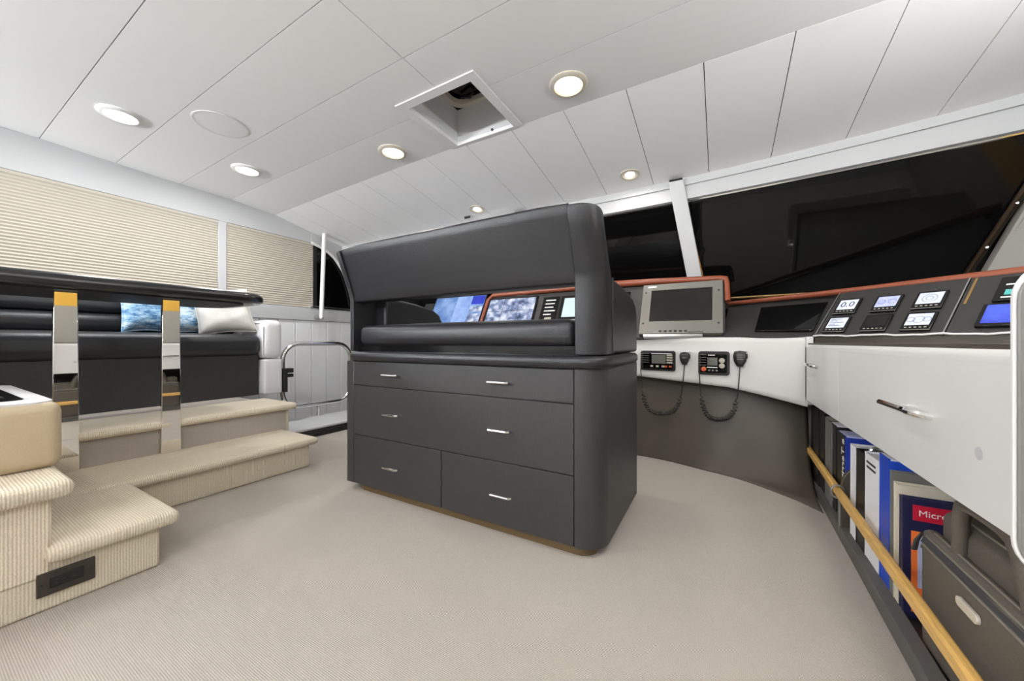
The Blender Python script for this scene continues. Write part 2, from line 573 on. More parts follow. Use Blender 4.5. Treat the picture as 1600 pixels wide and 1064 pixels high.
top = [(2.40, 2.2), (2.6, 2.2), (2.75, 2.2), (3.0, 2.1), (3.2, 1.9), (3.2, 1.5), (3.2, 1.18)]
for (a, b, c, d) in zip(arc, arc[1:], top[1:], top):
    fw.hexa([(XP - .004, *q) for q in (a, b, c, d)], [(XP + .03, *q) for q in (a, b, c, d)])
struct(fw.build('wall_left', 'wall', smooth=0), 'pale corner above the curved side window')
win = MB()
win.prism([(1.60, 1.19)] + [(2.94, 1.19)] + list(reversed(arc[:-1])) + [(1.60, 1.915)], lambda a, b: (XP - .004, a, b), lambda a, b: (XP + .004, a, b))
w1 = struct(win.build('window_1', 'glass', smooth=0), 'dark side window beyond the second blind')
MB().tube([(XP + .034, *q) for q in smooth_path([(a, b, 0) for a, b in arc[:-1]], 4) for q in [(q[0], q[1])]], 0.016, 8).build('window_frame', 'whitemetal', w1)
box(XP + .005, XP + .045, 2.38, 3.1, 1.185, 1.21).build('window_trim', 'chrome', w1, bevel=.004)
box(XP + .004, XP + .02, 2.425, 2.47, 1.21, 1.88).build('window_frame', 'black', w1)
struct(box(XP - .004, XP + .004, -1.3, 1.54, 1.19, 1.915).build('window_2', 'glass', smooth=0), 'side window behind the long blind')

# aft, starboard walls
struct(box(XP - .06, XS + .06, YA - .05, YA, -0.1, 2.2).build('wall_back', 'wall', smooth=0))
wr = MB()
wr.box(XS, XS + .06, YA, 3.4, -0.1, 1.24); wr.box(XS, XS + .06, YA, 3.4, 1.52, 2.2)
struct(wr.build('wall_right', 'wallgrey', smooth=0))
struct(box(XS - .002, XS + .05, 0.2, 3.0, 1.24, 1.52).build('wall_right', 'gold', smooth=0), 'yellow wood lining band on the starboard wall')
struct(box(XS - .002, XS + .05, YA, 0.2, 1.24, 1.52).build('wall_right', 'wallgrey', smooth=0))

# windscreen: header, glass, frames, mullions
GB = 1.11                                # bottom of the glass
def glass_pt(x, t):                      # t = 0 top, 1 bottom
    return (x, yhead(x) + 0.015 + 0.25 * t, 1.865 + (GB - 1.865) * t)
def ribbon(mb, fa, fb, thick, x0, x1, n=24):
    rings = []
    for k in range(n + 1):
        x = x0 + (x1 - x0) * k / n
        a, b = Vector(fa(x)), Vector(fb(x))
        rings.append([a, b, b + Vector((0, thick, 0)), a + Vector((0, thick, 0))])
    mb.loft(rings)
hd = MB()
ribbon(hd, lambda x: (x, yhead(x) - .004, zceil(x, yhead(x)) + .01), lambda x: (x, yhead(x) - .012, zceil(x, yhead(x)) - .055), .05, XP, XS)
ribbon(hd, lambda x: (x, yhead(x) + .006, zceil(x, yhead(x)) - .05), lambda x: (x, yhead(x) + .0, 1.868), .05, XP, XS)
struct(hd.build('trim_1', 'wall', smooth=25), 'white header strip above the windscreen')
def pane(name, x0a, x1a, x0b, x1b, label):
    mb = MB()
    n = 12
    rings = []
    for k in range(n + 1):
        u = k / n
        a = Vector(glass_pt(x0a + (x1a - x0a) * u, 0)); b = Vector(glass_pt(x0b + (x1b - x0b) * u, 1))
        rings.append([a, b, b + Vector((0, .008, .003)), a + Vector((0, .008, .003))])
    mb.loft(rings)
    o = struct(mb.build(name, 'glass', smooth=30), label)
    MB().tube([glass_pt(x0a + (x1a - x0a) * k / n, 0.012) for k in range(n + 1)], .011, 8).build('window_trim', 'chrome', o)
    MB().tube([glass_pt(x0b + (x1b - x0b) * k / n, 0.965) for k in range(n + 1)], .010, 8).build('window_trim', 'brass', o)
    return o
p3 = pane('window_3', -0.29, 1.46, -0.13, 1.195, 'wide starboard windscreen pane')
pane('window_4', -1.62, -0.29, -1.74, -0.13, 'middle windscreen pane')
pane('window_5', -3.9, -1.62, -3.1, -1.74, 'port windscreen pane')
# bronze side frame of the starboard pane
fr = MB()
A = [Vector(glass_pt(1.46 + (1.195 - 1.46) * t, t)) for t in (0, .33, .66, 1)]
fr.tube([p + Vector((0.0, -.012, 0)) for p in A], .024, 8, sx=1.0, sy=.55)
fr.build('window_frame', 'bronze', p3)
for t in (.45, .72):
    q = Vector(glass_pt(1.46 + (1.195 - 1.46) * t, t))
    MB().lathe([(0.0, .0), (.007, 0), (.007, .004), (0, .006)], q + Vector((0, -.03, 0)), Vector((-.3, -.9, .2)), 10).build('screw', 'chrome', p3)
MB().tube([Vector(glass_pt(-0.235 + (-0.075 + 0.235) * t, t)) + Vector((0, -.006, 0)) for t in (0, .5, 1)], .009, 8).build('window_trim', 'brass', p3)
# pillar panel to the right of the frame
pp = MB()
pp.hexa([(1.22, 3.09, GB - .1), (XS, 2.86, GB - .1), (XS, 2.62, 1.87), (1.475, 2.82, 1.87)], [(1.22, 3.15, GB - .1), (XS, 2.95, GB - .1), (XS, 2.72, 1.87), (1.475, 2.9, 1.87)])
struct(pp.build('wall_front', 'wallgrey', smooth=0), 'grey pillar panel right of the windscreen')
lo = MB(); ribbon(lo, lambda x: (x, yhead(x) + .30, GB + .01), lambda x: (x, yhead(x) + .30, -.1), .05, XP, XS)
ribbon(lo, lambda x: (x, yhead(x) + .36, 2.2), lambda x: (x, yhead(x) + .36, 1.0), .03, XP, XS)
struct(lo.build('wall_front', 'black', smooth=30), 'black bulkhead below the windscreen')
def mullion(xa, xb, label):
    a = Vector((xa, yhead(xa) - .05, 2.0)); b = Vector((xb, yhead(xb) + .20, GB))
    mb = MB()
    wd = .052
    mb.hexa([a + Vector((-wd, 0, 0)), a + Vector((wd, 0, 0)), a + Vector((wd, .07, 0)), a + Vector((-wd, .07, 0))],
            [b + Vector((-wd, 0, 0)), b + Vector((wd, 0, 0)), b + Vector((wd, .07, 0)), b + Vector((-wd, .07, 0))])
    o = struct(mb.build('trim_2', 'wall', bevel=.006), label)
    MB().box(xa - .045, xa + .045, a.y - .001, a.y + .06, 2.0, 2.012).build('end_cap', 'gap', o)
mullion(-0.285, -0.14, 'white windscreen post at the silver monitor')
mullion(-1.62, -1.74, 'white windscreen post behind the helm bench')

# ================================================================== ceiling fittings
def downlight(x, y, label, small=False, warm=True, group='downlights in the ceiling', k=1.0):
    z = zceil(x, y)
    nrm = Vector((0, 0, -1)) if y < 2.02 else Vector((0, -.162, -.987))
    o = thing('ceiling_downlight', label, 'ceiling light', (x, y, z), group)
    p = Vector((x, y, z))
    if not small:
        MB().lathe([(.102, -.002), (.102, .004), (.094, .011), (.076, .013), (.070, .006), (.070, -.002)], p, nrm, 40).build('trim_ring', 'nickel' if warm else 'whitemetal', o)
        MB().lathe([(.070, .004), (.050, .008), (.02, .010), (.0005, .010)], p, nrm, 32).build('lens', 'bulbwarm' if warm else 'bulbcool', o)
    else:
        MB().lathe([(.072, -.002), (.072, .004), (.060, .008), (.048, .004), (.045, -.002), (.030, -.001)], p, nrm, 32, False).build('trim_ring', 'nickel', o)
        MB().lathe([(.034, .001), (.020, .006), (.0005, .007)], p, nrm, 24).build('lens', 'bulbwarm', o)
    L = bpy.data.lights.new('downlight_beam', 'AREA')
    L.shape = 'DISK'
    L.size = .14 if not small else .06
    L.energy = (SMALL_W if small else LAMP_W) * k
    L.color = WARM if warm else COOL
    l = bpy.data.objects.new('downlight_beam', L)
    COL.objects.link(l)
    l.location = p + nrm * .02
    l.rotation_euler = nrm.to_track_quat('-Z', 'Y').to_euler()
    attach(l, o)
    return o
downlight(-3.14, 0.72, 'white recessed downlight above the long blind, nearest the port wall', warm=False, k=2.0)
downlight(-3.23, 1.434, 'white recessed downlight just forward of the round ceiling speaker', warm=False, k=2.0)
downlight(-2.045, 1.838, 'warm round downlight on the port side of the roof hatch')
downlight(-0.704, 1.831, 'large warm round downlight on the starboard side of the roof hatch')
downlight(-0.585, 2.79, 'small downlight in the sloping ceiling next to the windscreen post', small=True)
downlight(-1.975, 2.78, 'small downlight in the sloping ceiling above the backrest of the helm bench', small=True)
for i, (x, y, lb) in enumerate(((0.53, 0.72, 'added unseen white downlight above the aft end of the starboard drawers'), (0.53, 1.434, 'added unseen white downlight above the starboard drawers'),  # extra downlights added out of view to light the cabin
                (-2.9, -0.75, 'added unseen white downlight over the aft stair'), (-2.045, -0.35, 'added unseen downlight behind the viewpoint on the port side'),
                (-0.704, -0.35, 'added unseen downlight right behind the viewpoint'), (0.53, -0.75, 'added unseen downlight at the aft starboard corner'),
                (-2.045, -1.75, 'added unseen aft downlight on the port side'), (-0.704, -1.75, 'added unseen aft downlight on the starboard side'))):
    downlight(x, y, lb, warm=(i != 2), k=.7 if i in (3, 4) else 1.0)
sp = thing('ceiling_speaker', 'flush round white speaker grille between the two white downlights', 'speaker', (-2.725, 1.065, 2.18))
zs = zceil(-2.725, 1.065)
MB().lathe([(.145, 0), (.145, .002), (.140, .0035), (.132, .003)], (-2.725, 1.065, zs), (0, 0, -1), 48, False).build('rim', 'whitemetal', sp)
MB().lathe([(.136, .002), (.09, .0035), (.0005, .004)], (-2.725, 1.065, zs), (0, 0, -1), 48).build('grille', 'ceil', sp)
def uplighter(x, y, nx, ny, k, lb, fwd=0.0):  # added lamps, out of view, put in only to brighten the ceiling
    """added fill light built as a half-bowl wall uplighter; (nx, ny) points into the room"""
    sc = thing('fill_sconce', lb, 'added fill light', (x, y, 1.55), 'added unseen fill uplighters on the walls')
    n_, t_ = Vector((nx, ny, 0)), Vector((-ny, nx, 0))
    o = Vector((x, y, 0)) + n_ * .001
    rings = []
    for z, r in ((1.50, .04), (1.54, .08), (1.58, .105), (1.62, .12), (1.62, .112), (1.585, .095)):
        rings.append([o + t_ * r * math.cos(PI * q / 16) + n_ * r * math.sin(PI * q / 16) + Vector((0, 0, z)) for q in range(17)])
    MB().loft(rings, False, False).build('bowl', 'whitemetal', sc)
    MB().lathe([(.03, 0), (.03, .03), (.0005, .05)], o + n_ * .05 + Vector((0, 0, 1.57)), (0, 0, 1), 16).build('bulb', 'bulbwarm', sc)
    L = bpy.data.lights.new('fill_beam', 'AREA')
    L.shape = 'DISK'; L.size = .16; L.energy = FILL_W * k; L.color = (.95, .98, 1.0)
    l = bpy.data.objects.new('fill_beam', L); COL.objects.link(l)
    l.location = o + n_ * .12 + Vector((0, 0, 1.66))
    l.rotation_euler = (n_ * .45 + Vector((0, fwd, 1))).to_track_quat('-Z', 'Y').to_euler()
    attach(l, sc)
uplighter(-3.2, YA, 0, 1, 1, 'added unseen white uplighter on the port side of the aft bulkhead')
uplighter(-1.35, YA, 0, 1, 1, 'added unseen white uplighter in the middle of the aft bulkhead')
uplighter(.5, YA, 0, 1, .8, 'added unseen white uplighter on the starboard side of the aft bulkhead')
uplighter(XS, -.6, -1, 0, .45, 'added unseen white uplighter on the starboard wall aft of the console')
uplighter(XS, 1.3, -1, 0, .3, 'added unseen white uplighter on the starboard wall over the console')
uplighter(XP, -2.05, 1, 0, 1.35, 'added unseen white uplighter on the port wall aft of the long blind', .9)
vb = thing('ceiling_bracket', 'small dark bracket under the ceiling above the helm backrest', 'bracket', (-2.12, 2.86, 2.03))
zb = zceil(-2.12, 2.86)
box(-2.17, -2.09, 2.83, 2.88, zb - .004, zb + .002).build('plate', 'steel', vb)
box(-2.165, -2.10, 2.835, 2.845, zb - .022, zb - .003).build('hook', 'gap', vb)

# roof hatch
ht = thing('roof_hatch', 'open square roof hatch with grey lining in the white ceiling', 'hatch', (-1.365, 1.77, 2.18))
hx0, hx1, hy0, hy1 = -1.59, -1.14, 1.546, 2.005
m = MB()
zt = 2.178
for a in ((HX0, hx0, HY0, HY1), (hx1, HX1, HY0, HY1), (hx0, hx1, HY0, hy0), (hx0, hx1, hy1, HY1)):
    m.box(a[0], a[1], a[2], a[3], zt - .004, zt + .02)
m.build('flange', 'ceil', ht, smooth=0)
m = MB()
zt = 2.199; zh = 2.42
m.box(hx0 - .015, hx0, hy0 - .015, hy1 + .015, zt, zh); m.box(hx1, hx1 + .015, hy0 - .015, hy1 + .015, zt, zh)
m.box(hx0, hx1, hy0 - .015, hy0, zt, zh); m.box(hx0, hx1, hy1, hy1 + .015, zt, zh)
m.build('lining', 'hatch', ht, smooth=0)
m = MB()
m.loft([[Vector((px, py, zh - d)) for px, py in rrect(hx0 + e, hx1 - e, hy0 + e, hy1 - e, .07, 6)] for e, d in ((0.0, 0.0), (.012, .006), (.04, .008), (.045, -.02), (0.0, -.02))], True, False)
m.build('rim', 'nickel', ht)
box(hx0 - .03, hx1 + .03, hy0 - .03, hy1 + .03, zh + .035, zh + .05).build('lid', 'blackgloss', ht)
MB().tube([(-1.50, 1.93, zh + .02), (-1.43, 1.93, zh - .005), (-1.40, 1.93, zh + .02)], .009, 8).build('latch', 'black', ht)
MB().lathe([(.008, 0), (.008, .006), (.0005, .008)], (-1.30, hy1 - .001, 2.20), (0, -1, 0), 10).build('button', 'black', ht)

# ================================================================== helm bench
X0, X1, Y0, Y1 = -1.790, -0.367, 1.283, 1.914
hb = thing('helm_bench', 'charcoal leather helm bench on a dark drawer cabinet in mid room', 'bench', (-1.08, 1.6, 0))
R = .10
def vprism(mb, poly, z0, z1):
    return mb.prism(poly, lambda a, b: (a, b, z0), lambda a, b: (a, b, z1))
vprism(MB(), rrect(X0 + .06, X1 - .04, Y0 + .022, Y1 - .06, .06, 6, (0, 0, 1, 1)), 0, .05).build('plinth', 'plinth', hb)
vprism(MB(), [(X0, Y0 + .012), (-.4695, Y0 + .012), (-.4695, Y0)] + [(X1 - R + R * math.sin(a), Y0 + R - R * math.cos(a)) for a in [PI / 2 * k / 10 for k in range(0, 11)]] + [(X1, Y1), (X0, Y1)], .035, .70).build('cabinet_body', 'wood', hb, smooth=30)
# flush front with the drawers; the corner post stays part of the body
m = MB(); m.box(X0, -1.733, Y0, Y0 + .02, .035, .70)
m.build('side_strip', 'wood', hb, bevel=.004)
def handle(parent, x, z, w=.10):
    pts = [(x - w / 2, Y0 + .004, z), (x - w / 2, Y0 - .018, z), (x - w / 2 + .008, Y0 - .026, z), (x + w / 2 - .008, Y0 - .026, z), (x + w / 2, Y0 - .018, z), (x + w / 2, Y0 + .004, z)]
    MB().tube(pts, .0055, 8).build('handle', 'chrome', parent)
def drawer(x0, x1, z0, z1, hs):
    g = .002
    d = box(x0 + g, x1 - g, Y0, Y0 + .02, z0 + g, z1 - g).build('drawer', 'wood', hb, bevel=.0015)
    for x in hs:
        handle(d, x, (z0 + z1) / 2)
    return d
drawer(-1.732, -.471, .57, .700, (-1.44, -.80))
drawer(-1.732, -.471, .302, .57, (-1.432, -.795))
drawer(-1.732, -1.113, .036, .302, (-1.432,))
drawer(-1.113, -.471, .036, .302, (-.785,))
# padded trim band
def band(e):
    return rrect(X0 - e, X1 + e, Y0 - e, Y1 + e, R, 8, (1, 1, 1, 1))
mb = MB()
mb.loft([[Vector((a, b, z)) for a, b in band(e)] for e, z in ((-.01, .699), (.010, .702), (.018, .714), (.018, .736), (.010, .748), (-.02, .752), (-.2, .752))])
mb.build('trim_band', 'leather', hb, smooth=50)
# seat deck (black gap) and cushion
box(X0 + .05, X1 - .05, Y0 + .03, Y1 - .02, .75, .785).build('seat_deck', 'blackgloss', hb)
soft(-1.715, -.478, Y0 + .015, Y1 - .02, .782, .892, .035, (0.0, .012, .012), 8).build('seat_cushion', 'leather', hb, smooth=80)
# side shells: vertical lower part with an arm, raked upper part
def side_shell(xa, xb, outer):
    """outer = +1: outside face at xb, -1: at xa"""
    rings = []
    for z, dy, y1 in ((.752, 0, .15), (.80, 0, .15), (.95, 0, .15), (1.03, 0, .15), (1.06, -.006, .14), (1.12, -.028, .125), (1.20, -.06, .115), (1.27, -.085, .105), (1.285, -.085, .095)):
        r = min(.085, (xb - xa) * .8, y1 - .01)
        if outer > 0:
            pl = rrect(xa, xb, Y0 + dy, Y0 + dy + y1, r * .3, 6, (1, 0, 0, 0))
            poly = [(xb, Y0 + dy + y1), (xa, Y0 + dy + y1), (xa, Y0 + dy)] + [(xb - r + r * math.sin(a), Y0 + dy + r - r * math.cos(a)) for a in [PI / 2 * k / 8 for k in range(9)]]
        else:
            poly = [(xb, Y0 + dy + y1), (xa, Y0 + dy + y1)] + [(xa + r - r * math.cos(a), Y0 + dy + r - r * math.sin(a)) for a in [PI / 2 * k / 8 for k in range(9)]] + [(xb, Y0 + dy)]
        e = .012 if z == 1.285 else 0
        cx = (xa + xb) / 2; cy = Y0 + dy + y1 / 2
        rings.append([Vector((cx + (a - cx) * (1 - e * 8), cy + (b - cy) * (1 - e * 4), z)) for a, b in poly])
    o = MB().loft(rings).build('side_shell', 'leather', hb, smooth=50, bevel=.004)
    # welted seam down the joint with the arm
    xs_ = xb if outer > 0 else xa
    MB().tube([(xs_, Y0 + .152, z) for z in (.754, .9, 1.055)], .004, 6).build('welt', 'leather', o)
    return o
side_shell(-.469, X1, 1)
side_shell(X0, -1.735, -1)
def arm(xa, xb):
    prof = [(Y0 + .152, .752), (Y1 + .012, .752), (Y1 + .018, .86), (Y1 + .010, .94), (Y1 - .02, .985), (Y1 - .08, 1.015), (Y0 + .40, 1.040), (Y0 + .25, 1.052), (Y0 + .152, 1.056)]
    mb = MB().prism(prof, lambda a, b: (xa, a, b), lambda a, b: (xb, a, b))
    mb.build('armrest', 'leather', hb, bevel=.014, seg=3, smooth=60)
arm(-.487, X1 - .001)
arm(X0 + .001, -1.655)
# backrest panel
sl = MB()
def bp(x, z, back):
    t = (z - 1.028) / .257
    return Vector((x, Y0 - .085 * t ** 1.15 + (.10 if back else 0) - (.02 * t if back else 0), z))
rings = []
zz = [1.028 + .257 * k / 8 for k in range(9)]
for k, z in enumerate(zz):
    xl = -1.737; xr = -.4715 - .0
    row = []
    n = 12
    for i in range(n + 1):
        u = i / n; x = xl + (xr - xl) * u
        p = bp(x, z, False)
        e = min(u, 1 - u) * n
        p.y += .010 * (1 - min(1, e)) - .004 * math.sin(PI * u) * math.sin(PI * k / 8)
        row.append(p)
    for i in range(n, -1, -1):
        row.append(bp(xl + (xr - xl) * i / n, z, True))
    rings.append(row)
def shrink(ring, d, z):
    return [Vector((p.x, p.y + (d if i <= 12 else -d), z)) for i, p in enumerate(ring)]
zt_ = rings[-1][0].z; zb__ = rings[0][0].z
sl.loft([shrink(rings[0], .012, zb__ - .008), shrink(rings[0], .004, zb__ - .006)] + rings + [shrink(rings[-1], .002, zt_ + .006), shrink(rings[-1], .007, zt_ + .011), shrink(rings[-1], .016, zt_ + .0135)])
sl.build('backrest', 'leather', hb, smooth=60)
soft(-1.70, -.50, Y0 + .035, Y0 + .115, 1.05, 1.262, .03, (0, .015, 0), 6).build('back_cushion', 'leather', hb, smooth=80)

# ================================================================== port side: stairs, platform, settee, table
cs = thing('carpeted_stairs', 'beige carpeted two-step stair up to the settee platform', 'stairs', (-2.3, 1.0, 0))
def tread(x_front, x_back, y0, y1, ztop, parent, m='stair'):
    """carpet wrapped round a bull-nose: front nose towards +X and a wrapped end at y1"""
    soft(x_back, x_front, y0, y1, ztop - .045, ztop, .022, (0, 0, 0.002), 10).build('tread', m, parent, smooth=80)
box(-2.70, -2.31, .25, 1.386, 0, .150).build('riser', 'stair', cs, bevel=.006)
tread(-2.268, -2.72, .25, 1.425, .185, cs)
box(-2.95, -2.692, .0, 1.462, .17, .325).build('riser', 'stair', cs, bevel=.006)
tread(-2.652, -3.1, -.2, 1.505, .366, cs)
ab = thing('carpeted_stairs', 'beige carpeted step block beside the camera with a power outlet in its side', 'stairs', (-2.0, .1, 0))
box(-2.35, -1.742, -1.4, .498, 0, .150).build('riser', 'stair', ab, bevel=.008)
soft(-2.24, -1.705, .24, .545, .142, .192, .022, (0, 0, .002), 8).build('tread', 'stair', ab, smooth=80)
box(-2.75, -1.738, -1.4, .256, .10, .342).build('riser', 'stair', ab, bevel=.008)
soft(-2.8, -1.698, -1.4, .296, .335, .387, .024, (0, 0, .002), 8).build('tread', 'stair', ab, smooth=80)
po = thing('power_outlet', 'dark brown double power outlet in the carpeted stair side', 'power outlet', (-1.738, .283, .083))
box(-1.742, -1.733, .226, .341, .047, .116).build('faceplate', 'outlet', po, bevel=.002)
rc = box(-1.735, -1.7305, .250, .317, .066, .100).build('receptacle', 'blackgloss', po, bevel=.002)
for yy in (.262, .292):
    for dz, dy in ((.004, .0), (-.004, .0), (0, .012)):
        box(-1.731, -1.7298, yy + dy, yy + dy + .007, .083 + dz - .001, .083 + dz + .0012).build('slot', 'black', rc)
for yy in (.234, .333):
    MB().lathe([(.003, 0), (.003, .001), (.0005, .002)], (-1.733, yy, .082), (1, 0, 0), 8).build('screw', 'black', po)

# beige padded unit with a dark inset top
bu = thing('beige_leather_unit', 'beige leather box seat with dark inset top on the upper carpeted step', 'seat', (-2.3, 0, .385))
soft(-2.75, -1.905, -.55, .305, .386, .605, .035, (.0, 0, 0), 6).build('body', 'beige', bu, smooth=80)
mb = MB(); mb.loft([[Vector((a, b, z)) for a, b in rrect(-2.74 + e, -1.92 - e, -.53 + e, .29 - e, .05, 6)] for e, z in ((0, .594), (.0, .606), (.008, .612), (.045, .612), (.05, .606), (.05, .594))])
mb.build('rim', 'whiteleather', bu, smooth=50)
vprism(MB(), rrect(-2.70, -1.975, -.48, .235, .03, 5), .604, .613).build('inset_top', 'blackgloss', bu)
bk_ = thing('tablet_folder', 'dark flat folder lying on the beige leather box seat', 'folder', (-2.25, .08, .613))
vprism(MB(), [(-2.32, -.12), (-2.02, -.06), (-2.03, .20), (-2.30, .16)], .613, .622).build('cover', 'plastic', bk_, bevel=.002)
vprism(MB(), [(-2.25, -.02), (-2.12, .0), (-2.13, .1), (-2.24, .08)], .622, .624).build('sheet', 'steel', bk_)

# settee
st = thing('settee', 'long black leather settee with white arm on the raised platform', 'sofa', (-3.6, .5, .36))
box(-3.95, -3.405, -1.3, 1.60, .355, .70).build('base_panel', 'wood', st, bevel=.004)
soft(-3.93, -3.355, -1.3, 1.605, .69, .868, .06, (.006, 0, .006), 8).build('seat_cushion', 'blackleather', st, smooth=80)
for k, (za, zb_, xo) in enumerate(((.868, 1.005, 0), (1.005, 1.14, .03), (1.14, 1.27, .055))):
    soft(-3.96, -3.73 - xo, -1.3, 1.585, za, zb_ - .002, .05, (.008, 0, 0), 8).build('back_roll', 'blackleather', st, smooth=80)
wa = soft(-3.95, -3.325, 1.602, 1.757, .662, .992, .045, (.004, .004, .0), 8).build('arm_pad', 'whiteleather', st, smooth=80)
MB().tube([(-3.345, 1.603, .68), (-3.342, 1.603, .93), (-3.38, 1.603, .965), (-3.9, 1.603, .965)], .005, 6).build('piping', 'whiteleather', wa)
soft(-3.95, -3.328, 1.604, 1.755, .357, .658, .02, (.003, .003, 0), 6).build('arm_base', 'whiteleather', st, smooth=80)

def pillow(label, m, c, wv, hv, size, thick, group=None):
    """cushion: wv / hv unit vectors across and up its face"""
    wv = Vector(wv).normalized(); hv = Vector(hv).normalized()
    nv = wv.cross(hv).normalized()
    n = 18
    vs, fs = [], []
    for side in (1, -1):
        for i in range(n + 1):
            for j in range(n + 1):
                u = -1 + 2 * i / n; v = -1 + 2 * j / n
                k = (1 - .10 * (1 - v * v)) ; l = (1 - .10 * (1 - u * u))
                t = ((1 - u ** 4) * (1 - v ** 4)) ** .5 * thick / 2 * (1 + .05 * math.sin(7 * u + 4 * v) + .04 * math.sin(9 * v - 3 * u))
                vs.append(Vector(c) + wv * u * k * size[0] / 2 + hv * v * l * size[1] / 2 + nv * side * t)
    for s_ in (0, 1):
        o = s_ * (n + 1) ** 2
        for i in range(n):
            for j in range(n):
                fs.append((o + i * (n + 1) + j, o + i * (n + 1) + j + 1, o + (i + 1) * (n + 1) + j + 1, o + (i + 1) * (n + 1) + j))
    p = thing('throw_pillow', label, 'pillow', (c[0], c[1], .868), group)
    MB().add(vs, fs).build('cover', m, p, smooth=80)
    edge = []
    for i in range(n): edge.append((-1 + 2 * i / n, -1))
    for i in range(n): edge.append((1, -1 + 2 * i / n))
    for i in range(n): edge.append((1 - 2 * i / n, 1))
    for i in range(n): edge.append((-1, 1 - 2 * i / n))
    MB().tube([Vector(c) + wv * u * (1 - .10 * (1 - v * v)) * size[0] / 2 + hv * v * (1 - .10 * (1 - u * u)) * size[1] / 2 for u, v in edge], .006, 6, True).build('piping', m, p)
    return p
pillow('blue brushed pillow standing alone between the two table posts', 'pillowblue', (-3.60, .955, 1.05), (0, 1, 0), (-.28, 0, .96), (.27, .37), .13)
pillow('blue brushed pillow half hidden behind the grey-white pillow', 'pillowblue', (-3.66, 1.21, 1.05), (-.1, 1, 0), (-.30, 0, .95), (.34, .38), .13)
pillow('grey-white pillow with white piping at the white settee arm', 'pillowwhite', (-3.53, 1.40, 1.055), (.28, 1, .10), (-.25, -.12, .96), (.38, .38), .15)

# table with mirrored posts
tb = thing('table', 'black padded-edge table on mirror-polished flat posts above the steps', 'table', (-2.9, .4, .18))
tp = [(-2.50, -1.2)]
def tabletop(z0s):
    rings = []
    for e, z in z0s:
        poly = rrect(-3.22 + e, -2.50 - e, -1.3 + e, 1.265 - e, .17, 10, (1, 1, 0, 0))
        rings.append([Vector((a, b, z)) for a, b in poly])
    return MB().loft(rings)
tabletop(((.06, 1.046), (.015, 1.046), (.002, 1.056), (0, 1.075), (.003, 1.094), (.015, 1.106), (.045, 1.110), (.06, 1.1105))).build('tabletop', 'blackvinyl', tb, smooth=50)
tabletop(((.075, 1.1106), (.0752, 1.1125))).build('top_inlay', 'blackgloss', tb)
tabletop(((.08, 1.040), (.08, 1.046))).build('underside', 'black', tb)
for yc, rot in ((.430, 0), (.806, -4.3)):
    lg = MB()
    lg.hexa([(-2.652, yc - .042, .187), (-2.652, yc + .042, .187), (-2.684, yc + .042, .187), (-2.684, yc - .042, .187)],
            [(-2.652, yc - .037, 1.042), (-2.652, yc + .037, 1.042), (-2.684, yc + .037, 1.042), (-2.684, yc - .037, 1.042)])
    lg.build('leg', 'mirror', tb, bevel=.003, M=Matrix.Translation((-2.66, yc, 0)) @ Matrix.Rotation(math.radians(rot), 4, 'Z') @ Matrix.Translation((2.66, -yc, 0)))

# blinds
def blind(label, y0, y1, z0, z1):
    b = thing('pleated_blind', label, 'window blind', (XP + .02, (y0 + y1) / 2, z1))
    pitch = .0225
    n = int((z1 - z0 - .03) / pitch)
    pts = []
    for k in range(n + 1):
        z = z1 - .02 - k * pitch
        pts += [(XP + .020, z), (XP + .0125, z - pitch / 2)]
    vs = [(a, yy, bz) for a, bz in pts for yy in (y0, y1)]
    fs = [(2 * i, 2 * i + 1, 2 * i + 3, 2 * i + 2) for i in range(len(pts) - 1)]
    me = MB().add(vs, fs)
    o = me.build('fabric', 'blind', b, smooth=0)
    md = o.modifiers.new('solid', 'SOLIDIFY'); md.thickness = .001
    box(XP + .005, XP + .024, y0, y1, z1 - .02, z1).build('head_rail', 'blind', b)
    box(XP + .005, XP + .024, y0, y1, pts[-1][1] - .018, pts[-1][1]).build('bottom_rail', 'blind', b)
blind('long cream pleated blind above the black settee', -1.25, 1.533, 1.19, 1.913)
blind('short cream pleated blind next to the dark curved window', 1.603, 2.428, 1.19, 1.913)

# grab pole, companionway rail and coaming
gp = thing('grab_pole', 'white vertical grab pole in front of the dark curved side window', 'grab pole', (-3.85, 2.44, 1.07))
MB().tube([(-3.85, 2.44, 1.075), (-3.85, 2.475, zceil(-3.85, 2.475) - .002)], .022, 14).build('tube', 'whitemetal', gp)
MB().tube([(-3.85, 2.44, 1.085), (-3.972, 2.44, 1.085)], .014, 10).build('bracket', 'steel', gp)
MB().lathe([(.024, 0), (.026, .012), (.0005, .014)], (-3.85, 2.44, 1.078), (0, 0, -1), 14).build('end_cap', 'steel', gp)
ld = struct(MB().box(-3.45, -2.965, 1.56, 3.05, .062, .088).build('trim_3', 'wall', bevel=.01), 'grey coaming under the chrome rail')
struct(MB().box(-3.43, -2.975, 1.50, 3.05, -.36, .064).build('trim_4', 'black'), 'black base of the coaming')
cr = thing('companionway_rail', 'chrome loop guard rail beside the white settee arm', 'guard rail', (-3.4, 2.1, .088))
loop = [Vector((-3.40, a, b)) for a, b in rrect(1.79, 2.475, .20, .788, .15, 8)]
MB().tube(loop, .020, 12, True).build('loop', 'chrome', cr)
MB().tube([(-3.40, 2.125, .20), (-3.40, 2.125, .088)], .015, 10).build('post', 'chrome', cr)
MB().lathe([(.03, 0), (.03, .008), (.016, .012)], (-3.40, 2.125, .087), (0, 0, 1), 14).build('foot', 'chrome', cr)
lt = MB(); lt.box(-3.37, -3.33, 1.762, 1.80, .36, .53); lt.box(-3.375, -3.31, 1.762, 1.84, .53, .57)
lt.box(-3.36, -3.33, 1.80, 1.85, .49, .52)
